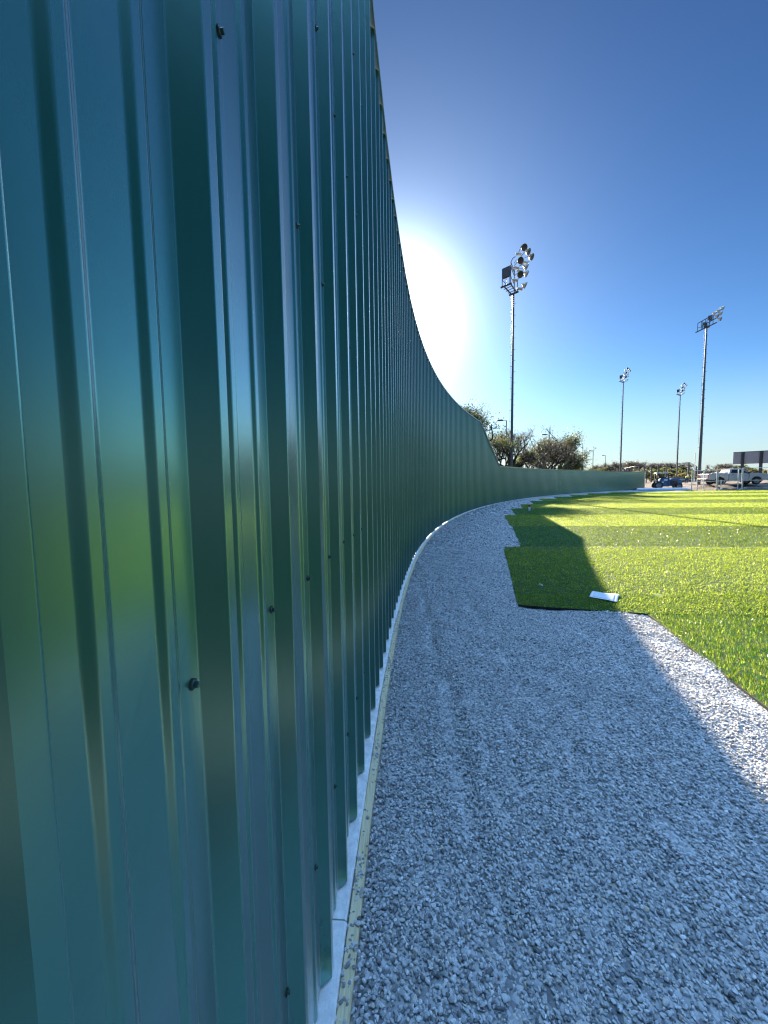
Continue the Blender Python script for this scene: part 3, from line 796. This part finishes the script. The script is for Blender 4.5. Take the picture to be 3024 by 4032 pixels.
tree('oak_tree', gp(1885, 41), 'leafy tree mostly hidden behind the tall fence, its top at the sloped edge', group=GT, leafmat=LEAF_OAK, seed=3, H=9.8, spread=1.15, nleaf=24000, leafsize=.08, levels=6, jit=.038)
tree('oak_tree', gp(1935, 43), 'leafy tree just right of the sloped fence edge, left of the bare one', group=GT, leafmat=LEAF_OAK, seed=5, H=7.4, spread=1.1, nleaf=15000, leafsize=.08, levels=6, jit=.038)
tree('bare_tree', gp(2035, 45.5), 'thin half-bare tree with upright twigs behind the tall light pole', group=GT, leafmat=LEAF_BARE, seed=9, H=8.6, spread=.7, nleaf=6000, leafsize=.20, levels=5, bare=1, multi=3)
tree('oak_tree', gp(2075, 48), 'low dark bushy tree at the foot of the tall light pole', group=GT, leafmat=LEAF_OAK, seed=12, H=5.8, spread=1.3, nleaf=7000, leafsize=.095, levels=5)
tree('oak_tree', gp(2188, 53), 'round broad oak with dark forked branches showing through its crown', group=GT, leafmat=LEAF_OAK, seed=21, H=8.3, spread=1.2, nleaf=24000, leafsize=.085, levels=5, trunkh=.2, jit=.045)
# far tree line: individual trees, copies of five kinds
def proto(seed, mat, **kw):
    wood, V, Fq, tn = tree_mesh(seed, leafmat=mat, **kw)
    r_ = empty('far_tree'); wood.build('trunk', BARK, r_); np_mesh('crown', V, Fq, mat, r_, False, tn); return r_
kinds = {'g': (proto(31, LEAF_GREEN, H=6.0, spread=1.2, nleaf=1500, leafsize=.28, levels=4), 6.0, 'green bushy'),
         'b': (proto(33, LEAF_BARE, H=8.0, spread=.9, nleaf=1500, leafsize=.36, levels=5, bare=1), 8.0, 'bare grey'),
         'o': (proto(35, LEAF_OLIVE, H=4.5, spread=1.3, nleaf=1300, leafsize=.26, levels=4), 4.5, 'yellow-green'),
         'r': (proto(37, LEAF_RUST, H=5.0, spread=1.2, nleaf=1300, leafsize=.28, levels=4), 5.0, 'rusty brown'),
         'd': (proto(39, LEAF_OAK, H=6.5, spread=1.2, nleaf=1700, leafsize=.26, levels=4), 6.5, 'dark olive')}
far = [('g',2215,88,1862),('o',2262,80,1852),('b',2318,150,1826),('g',2345,140,1836),('b',2352,160,1822),('r',2330,120,1848),('r',2375,125,1846),('r',2420,130,1848),('d',2395,170,1834),
 ('b',2418,150,1813),('b',2448,140,1807),('b',2478,150,1812),('o',2430,95,1852),('b',2505,160,1818),('b',2535,150,1815),('g',2520,140,1840),('d',2480,150,1838),('b',2570,150,1822),('o',2540,100,1842),
 ('g',2565,110,1840),('b',2600,160,1825),('g',2610,115,1838),('d',2640,150,1828),('b',2652,140,1815),('b',2690,135,1812),('d',2675,125,1830),('o',2610,98,1850),('g',2700,110,1842),('d',2720,140,1826),
 ('o',2722,90,1850),('d',2755,150,1838),('g',2790,160,1846),('d',2805,150,1842),('b',2815,150,1822),('b',2832,140,1820),('r',2838,105,1838),('r',2870,108,1836),('d',2862,150,1830),('d',2895,140,1828),('b',2905,150,1824),('d',2925,145,1835),('o',2945,110,1842),('d',2965,120,1844),('o',2990,110,1846),('d',3012,130,1842),('d',3045,125,1840)]
where = ['past the round oak','left of the first open-sky lamp','behind the open-sky lamps','by the middle open-sky lamp','beside the farthest street lamp','under the open-sky lamps','under the farthest street lamp',
 'right of the farthest street lamp','behind the rusty hedge','left of the slim pole','touching the slim pole','just right of the slim pole','at the foot of the slim pole','over the small roof','over the curved rail','behind the small roof','low behind the slim pole','right of the curved rail','at the curved rail end',
 'behind the fence end','left of the netting posts','behind the first netting post','between netting posts','left of the distant slim pole','right of the distant slim pole','behind the distant slim pole','low among the netting posts','behind the last netting post','beyond the last netting post',
 'beside the hi-vis worker','behind the thick pole','right of the thick pole','low right of the thick pole','above the pickup bed','above the pickup rear window','behind the pickup bed','behind the pickup cab','over the pickup cab','left of the grey scoreboard','tall at the scoreboard edge','under the scoreboard edge','under the scoreboard','below the first scoreboard post','between the scoreboard posts','by the white van','at the picture edge by the van']
seen = set()
for i, (k, u, y, vt) in enumerate(far):
    pr, H0, nm_ = kinds[k]
    o = pr if k not in seen else copy_tree(pr); seen.add(k)
    base_z = .3
    top = at(u, vt, y); sc = max(.25, (top.z - base_z)/H0)
    o.location = (top.x, top.y, base_z - .1); o.scale = (sc*random.uniform(1.05,1.5),)*2 + (sc,); o.rotation_euler.z = random.uniform(0, 6.3)
    tag(o, f'{nm_} tree in the far tree line, {where[i]}', 'tree', 'far tree line')

# ------------------------------------------------------------------ far field furniture
def place(o, p, rz=0): o.location = p; o.rotation_euler.z = rz
# white wrapped roll
a = at(2509, 1934, 52.0); b = at(2712, 1931, 50.8); a.z = b.z = .20
rl = empty('wrapped_roll', a); tag(rl, 'long white plastic-wrapped turf roll lying at the far edge of the field', 'turf roll')
ax = (b-a); mb = MB(); pts = [ax*(i/14) for i in range(15)]
mb.tube(pts, [.19+.012*math.sin(i*2.3) for i in range(15)], 18); mb.build('roll_wrap', PLASTIC, rl)
mb = MB(); t_ = ax.normalized(); mb.tube([ax-t_*.02, ax+t_*.10, ax+t_*.22], [.16,.09,.10], 14); mb.build('wrap_twist', PLASTIC, rl)
mb = MB(); mb.tube([-t_*.06, t_*.02], .05, 12); mb.build('core_tube', CONC, rl)

# pale gate frames: each frame a thing
def frame_section(u0, u1, y0, y1, z0, z1, mid, lab, feet=True):
    A = at(u0, 1900, y0); B = at(u1, 1900, y1); r_ = empty('gate_frame', (A.x, A.y, 0)); d = Vector((B.x-A.x, B.y-A.y, 0))
    for q, nm_ in ((Vector(), 'post'), (d, 'post')):
        mb = MB(); mb.tube([q+Vector((0,0,-.05)), q+Vector((0,0,z1))], .055, 8); mb.build(nm_, PALE, r_)
    mb = MB(); mb.tube([Vector((0,0,z1-.05)), d+Vector((0,0,z1-.05))], .035, 8); mb.build('top_rail', PALE, r_)
    mb = MB(); mb.tube([Vector((0,0,mid)), d+Vector((0,0,mid))], .028, 8); mb.build('middle_rail', PALE, r_)
    if feet:
        for q in (Vector(), d):
            mb = MB(); mb.tube([q+Vector((0,0,.25)), q+Vector((-.45,-.1,.05))], .03, 6); mb.build('brace', PALE, r_)
    return tag(r_, lab, 'gate frame', 'pale gate frames')
frame_section(2724, 2822, 50.3, 50.1, 0, 2.62, 1.18, 'pale open pipe frame left of the pickup, crossing its tailgate', False)
frame_section(2826, 2921, 50.0, 49.6, 0, 2.75, 1.22, 'pale open pipe frame in front of the pickup rear door and bed')
frame_section(2924, 3040, 49.5, 48.9, 0, 2.88, 1.26, 'pale open pipe frame in front of the pickup hood')
def fence_post(u, y, h, lab, z0=0.0):
    A = at(u, 1900, y); r_ = MB(); r_.tube([(0,0,-.1),(0,0,h-.06),(0,0,h)], [.05,.05,.03], 8)
    r_.tube([(0,0,h*.6-.03),(0,0,h*.6+.03)], .07, 8)
    o = r_.build('fence_post', PALE, None, 0, (A.x, A.y, z0)); tag(o, lab, 'post', 'bare pipe posts')
fence_post(2771, 52.5, 2.5, 'bare pipe post behind the first gate frame, left of the tailgate', .1)
fence_post(2839, 52.0, 1.25, 'short pipe post standing in front of the pickup rear wheel', .1)
fence_post(2746, 50.6, .95, 'very short pipe stub just right of the first frame post')
fence_post(2906, 51.6, 2.6, 'thin bare pipe post in front of the pickup front door', .1)
fence_post(2732, 62, 5.0, 'tall thin pipe post just left of the thick light pole', .6)
fence_post(2757, 63, 3.2, 'thin pipe post just right of the thick light pole', .6)
# lumber lying on the dirt behind frames
for u0, u1, y, z, lab in ((2770, 2845, 51.2, .06, 'pale board lying on the dirt left of the second gate frame'), (2840, 2905, 50.9, .30, 'pale beam resting low on the dirt below the pickup doors'), (2930, 3030, 50.4, .35, 'pale beam resting low below the pickup front wheel')):
    A = at(u0, 1900, y); B = at(u1, 1900, y-.4); mb = MB(); d = Vector((B.x-A.x, B.y-A.y, 0)); mb.bar((0,0,0), d, .14, .06); mb.bar(d*.1+Vector((0,0,-.1)), d*.1+Vector((0,.3,-.1)), .1, .1); mb.bar(d*.9+Vector((0,0,-.1)), d*.9+Vector((0,.3,-.1)), .1, .1)
    tag(mb.build('timber_beam', PALE, None, 0, (A.x, A.y, z)), lab, 'beam', 'pale beams on the dirt')

# pickup truck -----------------------------------------------------
def wheel(parent, x, y, r_, wd):
    Mx = Matrix.Translation((x, y, r_)) @ Matrix.Rotation(rad(90), 4, 'X')
    root = MB(); root.lathe([(-wd/2,r_*.62),(-wd/2,r_*.9),(-wd*.35,r_),(wd*.35,r_),(wd/2,r_*.9),(wd/2,r_*.62)], Mx, 24)
    for k in range(24):
        t = 2*math.pi*k/24; c = Vector((x + r_*math.cos(t), y, r_ + r_*math.sin(t)))
        root.box(c, (.03, wd*.8, .03), M=Matrix.Rotation(-t, 3, 'Y'))
    o = root.build('wheel', TYRE, parent)
    m = MB(); m.lathe([(-wd*.42,0),(-wd*.42,r_*.2),(-wd*.3,r_*.3),(-wd*.46,r_*.58),(-wd*.5,r_*.64)], Mx, 20); m.lathe([(wd*.42,0),(wd*.42,r_*.2),(wd*.3,r_*.3),(wd*.46,r_*.58),(wd*.5,r_*.64)], Mx, 20)
    m.build('rim', CHROME, o)
def arch(cx, r_, z0, n=9, zmin=.55):
    a0 = math.asin(max(-1, min(1, (zmin-z0)/r_)))
    return [(cx + r_*math.cos(math.pi - a0 - (math.pi-2*a0)*k/(n-1)), z0 + r_*math.sin(math.pi - a0 - (math.pi-2*a0)*k/(n-1))) for k in range(n)]
def pickup(loc, heading, lab):
    t = empty('pickup_truck', loc, heading); tag(t, lab, 'pickup truck', 'white pickup trucks')
    W = 1.0; wr = .42; fx, rx = 1.95, -1.85
    # lower body silhouettes (x forward, z up)
    bed = [(-3.0,.62),(-3.05,.75),(-3.05,1.32),(-3.0,1.38),(-.95,1.38),(-.95,.55)] + [(p[0], p[1]) for p in arch(rx, .55, wr+.02)[::-1]] + [(-2.6,.60)]
    mb = MB(); mb.prism([p for p in bed], -W, W); mb.build('bed', WHITE, t, .03)
    cabp = [(-.93,.52),(-.93,1.40),(-.9,1.42),(1.15,1.40),(1.15,.52)]
    mb = MB(); mb.prism(cabp, -W, W); cab = mb.build('cab', WHITE, t, .03)
    g0 = [(-.88,1.40),(-.72,1.95),(-.3,2.02),(.35,2.0),(.62,1.90),(1.28,1.40)]
    mb = MB()
    n = len(g0)
    L_ = [(x, -W*.96, z) if z < 1.5 else (x, -W*.80, z) for x, z in g0]; R_ = [(x, -y, z) for x, y, z in L_]
    mb.add(L_+R_, [tuple(range(n)), tuple(range(2*n-1, n-1, -1))] + [(i, i+n, (i+1)%n+n, (i+1)%n) for i in range(n)])
    mb.build('roof', WHITE, t, .04)
    # glazing, proud of the cab
    for sgn in (-1, 1):
        def pan(pts, name):
            mb = MB(); vs_ = []
            for x, z in pts:
                yy = W*.96 + (W*.80-W*.96)*(z-1.40)/.55; vs_.append((x, sgn*(yy+.012), z))
            mb.add(vs_, [tuple(range(len(pts))) if sgn < 0 else tuple(range(len(pts)))[::-1]]); 
            o = mb.build(name, GLASS, t); s2 = o.modifiers.new('thick','SOLIDIFY'); s2.thickness = .012; return o
        pan([(-.70,1.45),(-.02,1.45),(-.02,1.88),(-.55,1.88)], 'rear_window')
        pan([(.10,1.45),(1.02,1.45),(.52,1.86),(.10,1.88)], 'front_window')
        mb = MB()
        for dx in (-.55, .35): mb.box((dx, sgn*(W+.015), 1.27), (.2,.03,.045))
        mb.build('door_handle', BLACKP, t)
        mb = MB(); 
        for dx in (-.93, .04, 1.12): mb.box((dx, sgn*(W+.004), .97), (.014,.006,.78))
        mb.build('door_seam', BLACKP, t)
        mb = MB(); mb.box((1.0, sgn*(W+.16), 1.48), (.14,.2,.26)); mb.build('mirror', BLACKP, t, .03)
        mb = MB(); mb.tube([(-1.1, sgn*(W-.05), .48),(1.1, sgn*(W-.05), .48)], .06, 8); mb.build('running_board', CHROME, t)
        mb = MB(); mb.box((3.06, sgn*.78, 1.12), (.10,.36,.22)); mb.build('headlight', PAPER, t, .03)
        mb = MB(); mb.box((-3.06, sgn*.93, 1.12), (.06,.13,.42)); mb.build('tail_light', RED, t, .01)
        for x in (fx, rx): wheel(t, x, sgn*.86, wr, .28)
    hood = [(1.17,.52),(1.17,1.40),(1.35,1.43),(2.9,1.34),(3.06,1.24),(3.08,.60),(2.75,.56)] + arch(fx, .55, wr+.02)[::-1]
    mb = MB(); mb.prism(hood, -W, W); mb.build('hood', WHITE, t, .05)
    mb = MB(); mb.add([(1.32,-.85,1.44),(1.32,.85,1.44),(.66,.74,1.90),(.66,-.74,1.90)], [(0,1,2,3)]); o = mb.build('windscreen', GLASS, t); o.modifiers.new('thick','SOLIDIFY').thickness = .02
    o.location = (.02, 0, .01)
    mb = MB(); mb.box((3.09,0,1.08), (.06,1.1,.36)); mb.build('grille', BLACKP, t, .02)
    mb = MB(); mb.box((3.14,0,.66), (.2,1.96,.2)); mb.build('front_bumper', CHROME, t, .04)
    mb = MB(); mb.box((-3.14,0,.70), (.2,1.9,.16)); mb.build('rear_bumper', CHROME, t, .03)
    mb = MB(); mb.box((-1.15,0,1.47), (.36,1.9,.16)); mb.box((-2.0,-.86,1.44),(1.4,.25,.1)); mb.box((-2.0,.86,1.44),(1.4,.25,.1)); mb.build('tool_box', PAPER, t, .02)
    mb = MB(); mb.box((-2.0,0,1.39),(1.8,1.8,.05)); mb.build('bed_cover', BLACKP, t)
    mb = MB(); mb.box((0,0,.50), (5.4,1.5,.16)); mb.build('chassis', BLACKP, t)
    return t
rear = at(2762, 1915, 54.6)
hd = rad(-8)
tc_ = Vector((rear.x, rear.y, 0)) + Vector((math.cos(hd), math.sin(hd), 0))*3.2*1.2
t1 = pickup((tc_.x, tc_.y, .66), hd, 'white crew-cab pickup parked on the dirt behind the pale gate frames'); t1.scale = (1.2,1.05,1.10)
t2 = copy_tree(t1); t2.location = (tc_.x + 3.6, tc_.y + 3.6, .70); t2.rotation_euler.z = rad(-8)
tag(t2, 'second white pickup mostly hidden behind the crew-cab pickup, its hood showing')
# white van at the edge
vn = empty('white_van', (*at(3100, 1890, 60).xy, .75), rad(-100)); tag(vn, 'white van at the right edge behind the pickups', 'van')
mb = MB(); mb.prism([(-2.6,.4),(-2.6,2.3),(-2.4,2.5),(1.2,2.5),(1.6,2.35),(2.0,1.45),(2.75,1.2),(2.8,.4)], -1.0, 1.0); mb.build('body', WHITE, vn, .12)
mb = MB(); mb.box((-2.61,-.45,1.8),(.02,.7,.6)); mb.box((-2.61,.45,1.8),(.02,.7,.6)); mb.build('rear_window', GLASS, vn)
for x in (-1.7, 1.8):
    for y in (-.9, .9): wheel(vn, x, y, .36, .24)

# blue machine -----------------------------------------------------
mbase = at(2622, 1925, 54.5); mz_ = gz(mbase.x, mbase.y) + .02
tr = empty('blue_tractor', (mbase.x, mbase.y, mz_), rad(-22)); tag(tr, 'small blue tractor with black canopy parked on the dirt behind the white roll', 'tractor'); tr.scale = (1.12,)*3
mb = MB(); mb.prism([(-.75,.30),(-.75,1.15),(-.5,1.36),(.1,1.38),(.24,1.2),(.24,.30)], -.55, .55); mb.build('body', BLUE, tr, .06)
mb = MB(); mb.prism([(.26,.34),(.26,1.18),(.5,1.30),(1.15,1.24),(1.5,1.02),(1.58,.42)], -.5, .5); hd_ = mb.build('hood', BLUE, tr, .10)
mb = MB(); mb.box((.72,-.51,.72),(.72,.05,.62)); mb.build('side_grille', BLACKP, tr, .02)
mb = MB(); mb.box((-.15,-.56,1.12),(.42,.02,.20)); mb.box((-.5,-.56,.85),(.22,.02,.14)); mb.build('label_plate', PAPER, tr)
mb = MB(); mb.box((-.55,0,1.98),(1.35,1.25,.11)); mb.build('canopy', PALE, tr, .04)
for sx, sy in ((-1.12,-.52),(-1.12,.52),(.05,-.52),(.05,.52)):
    mb = MB(); mb.bar((sx, sy, .5), (sx*.95, sy, 1.95), .11); mb.build('canopy_post', BLACKP, tr)
mb = MB(); mb.box((-.5,0,1.42),(.6,.7,.16)); mb.box((-.85,0,1.62),(.16,.8,.6)); mb.build('seat', BLACKP, tr, .05)
mb = MB(); mb.lathe([(-.02,.19),(0,.21),(.02,.19)], Matrix.Translation((-.12,0,1.42)) @ Matrix.Rotation(rad(-30),4,'Y'), 16); mb.bar((-.12,0,1.42),(.1,0,1.1),.05); mb.build('steering_wheel', BLACKP, tr)
for x, r_, wd in ((-.95,.46,.34),(1.15,.36,.28)):
    for y in (-.66,.66): wheel(tr, x, y, r_, wd)
mb = MB(); mb.box((-.95,-.66,.98),(.7,.36,.06)); mb.box((-.95,.66,.98),(.7,.36,.06)); mb.build('fender', BLUE, tr, .02)
mb = MB(); mb.tube([(.9,.3,1.05),(.9,.3,1.5)], .035, 8); mb.build('exhaust', BLACKP, tr)

# netting backstop behind: posts with rails
def netting(us, ys, vt, lab, z0=.6):
    A = [at(u, v, y) for u, y, v in zip(us, ys, vt)]
    r_ = empty('netting_frame', (A[0].x, A[0].y, z0)); tag(r_, lab, 'netting frame', 'netting frames')
    for p in A:
        mb = MB(); mb.tube([(p.x-A[0].x, p.y-A[0].y, -.8),(p.x-A[0].x, p.y-A[0].y, p.z-z0)], .13, 8); mb.build('post', GALV, r_)
    mb = MB(); mb.tube([(p.x-A[0].x, p.y-A[0].y, p.z-z0-.03) for p in A], .05, 6); mb.build('top_rail', GALV, r_)
    return r_
netting([2566,2593,2626,2667,2711], [84,84,84,84,83], [1831,1830,1829,1825,1820], 'tall netting frame of grey posts behind the blue tractor')
netting([2713,2742,2758], [82,90,96], [1820,1836,1846], 'short netting frame sloping down beside the thick light pole')
netting([2459,2467,2475,2487,2500,2517,2538], [92,90,87,85,83,82,81], [1844,1842,1840,1838,1836,1835,1834], 'curved netting frame above the low fence, around the small roof')
rp = at(2500, 1858, 80); ro = empty('small_shelter', (rp.x, rp.y, .2)); tag(ro, 'small flat brown shelter roof inside the curved netting frame', 'shelter')
mb = MB(); h_ = rp.z - .2; mb.prism([(-2.0,h_-.25),(-1.9,h_),(1.4,h_+.15),(2.0,h_-.2)], -1.5, 1.5); mb.build('roof', simple('shelter_roof', (.22,.18,.15), .8), ro)
for sx in (-1.6, 1.6):
    for sy in (-1.2, 1.2):
        mb = MB(); mb.bar((sx, sy, 0), (sx, sy, h_-.1), .14); mb.build('post', DARKSTEEL, ro)
# utility pole
up_ = at(2434, 1832, 130); mb = MB(); mb.tube([(0,0,-1),(0,0,up_.z)], .16, 8); mb.bar((-1.3,0,up_.z-.3),(1.3,0,up_.z-.3), .14)
for sx in (-1.1,1.1): mb.tube([(sx,0,up_.z-.25),(sx,0,up_.z-.05)], .05, 6)
tag(mb.build('utility_pole', BARK, None, 0, (up_.x, up_.y, 0)), 'dark wooden utility pole with a crossarm left of the slim light pole', 'utility pole')
# scoreboard seen from behind
A = at(2889, 1782, 72); B = at(3110, 1762, 66); C_ = at(2889, 1828, 72)
sb = empty('scoreboard', (A.x, A.y, 0)); tag(sb, 'grey scoreboard back on dark steel posts above the pickups', 'scoreboard')
d = Vector((B.x-A.x, B.y-A.y, 0)); mb = MB(); mb.bar(Vector((0,0,(A.z+C_.z)/2)), d+Vector((0,0,(A.z+C_.z)/2)), .35, A.z-C_.z); mb.build('board', PANELG, sb, .02)
mb = MB(); mb.bar(Vector((0,0,A.z+.03)), d+Vector((0,0,A.z+.03)), .42, .07); mb.build('top_trim', DARKSTEEL, sb)
nd = Vector((d.y, -d.x, 0)).normalized()
for f_ in (.19, .53, .9):
    mb = MB(); q = d*f_ + nd*.33; mb.bar(q+Vector((0,0,-.5)), q+Vector((0,0,A.z+.02)), .42, .24); mb.build('post', DARKSTEEL, sb)
# parked cars far off
def small_car(u, y, rz, lab, first=[None]):
    p = at(u, 1890, y)
    if first[0] is None:
        c = empty('parked_car', (p.x, p.y, .55), rz); first[0] = c
        mb = MB(); mb.prism([(-2.2,.3),(-2.25,.8),(-1.5,.95),(1.0,.95),(2.1,.8),(2.2,.3)], -.88, .88); mb.build('body', WHITE, c, .08)
        mb = MB(); mb.prism([(-1.6,.95),(-1.1,1.42),(.2,1.45),(1.0,.95)], -.78, .78); mb.build('cabin', GLASS, c, .06)
        for x in (-1.4,1.4):
            for y_ in (-.82,.82): wheel(c, x, y_, .32, .2)
    else:
        c = copy_tree(first[0]); c.location = (p.x, p.y, .55); c.rotation_euler.z = rz
    tag(c, lab, 'car', 'cars parked far behind the field')
small_car(2654, 78, rad(-25), 'white car parked just right of the blue tractor, far behind')
small_car(2679, 84, rad(-20), 'low white car parked left of the hi-vis worker')
# worker
wk = at(2702, 1895, 66); wroot = empty('person', (wk.x, wk.y, gz(wk.x, wk.y)-.03), rad(30)); tag(wroot, 'person in a yellow hi-vis top bending over on the dirt', 'person')
def skin_body(name, V, E, R, mat, parent):
    me = bpy.data.meshes.new(name); me.from_pydata(V, E, []); me.materials.append(mat); o = bpy.data.objects.new(name, me); col.objects.link(o); o.parent = parent
    m = o.modifiers.new('skin', 'SKIN')
    lay = me.skin_vertices[0] if me.skin_vertices else None
    if lay is None:
        bpy.context.view_layer.objects.active = o; lay = me.skin_vertices[0]
    for i, r_ in enumerate(R): lay.data[i].radius = (r_, r_)
    lay.data[0].use_root = True
    s = o.modifiers.new('sub', 'SUBSURF'); s.levels = 1; s.render_levels = 2
    return o
# bent forward at the hips: pelvis 0, chest 1, neck 2, head 3.. arms, legs
Vb = [(0,0,.92),(.18,0,1.12),(.38,0,1.26),(.47,0,1.30),(.58,0,1.33),(.36,.2,1.22),(.42,.24,.95),(.5,.2,.72),(.36,-.2,1.22),(.44,-.24,.95),(.52,-.2,.72),(0,.11,.86),(.08,.13,.46),(-.02,.13,.06),(.12,.14,.04),(0,-.11,.86),(.06,-.13,.46),(-.04,-.13,.06),(.10,-.14,.04)]
Eb = [(0,1),(1,2),(2,3),(3,4),(2,5),(5,6),(6,7),(2,8),(8,9),(9,10),(0,11),(11,12),(12,13),(13,14),(0,15),(15,16),(16,17),(17,18)]
Rb = [.15,.14,.16,.06,.10,.07,.05,.035,.07,.05,.035,.10,.065,.045,.04,.10,.065,.045,.04]
skin_body('body', Vb, Eb, Rb, SKIN, wroot)
skin_body('hi_vis_top', [(.02,0,.95),(.18,0,1.12),(.38,0,1.26),(.36,.2,1.22),(.42,.24,.96),(.36,-.2,1.22),(.44,-.24,.96)], [(0,1),(1,2),(2,3),(3,4),(2,5),(5,6)], [.175,.17,.185,.10,.075,.10,.075], HIVIS, wroot)
skin_body('trousers', [(0,0,.90),(0,.11,.84),(.08,.13,.46),(-.02,.13,.10),(0,-.11,.84),(.06,-.13,.46),(-.04,-.13,.10)], [(0,1),(1,2),(2,3),(0,4),(4,5),(5,6)], [.17,.125,.085,.07,.125,.085,.07], DENIM, wroot)
mb = MB(); mb.lathe([(0,.13),(.03,.115),(.1,.10),(.13,.0)], Matrix.Translation((.6,0,1.38)) @ Matrix.Rotation(rad(35),4,'Y'), 14); mb.build('hard_hat', PAPER, wroot)

scene.cycles.max_bounces = 8; scene.cycles.filter_width = 1.25
scene.cycles.use_denoising = True
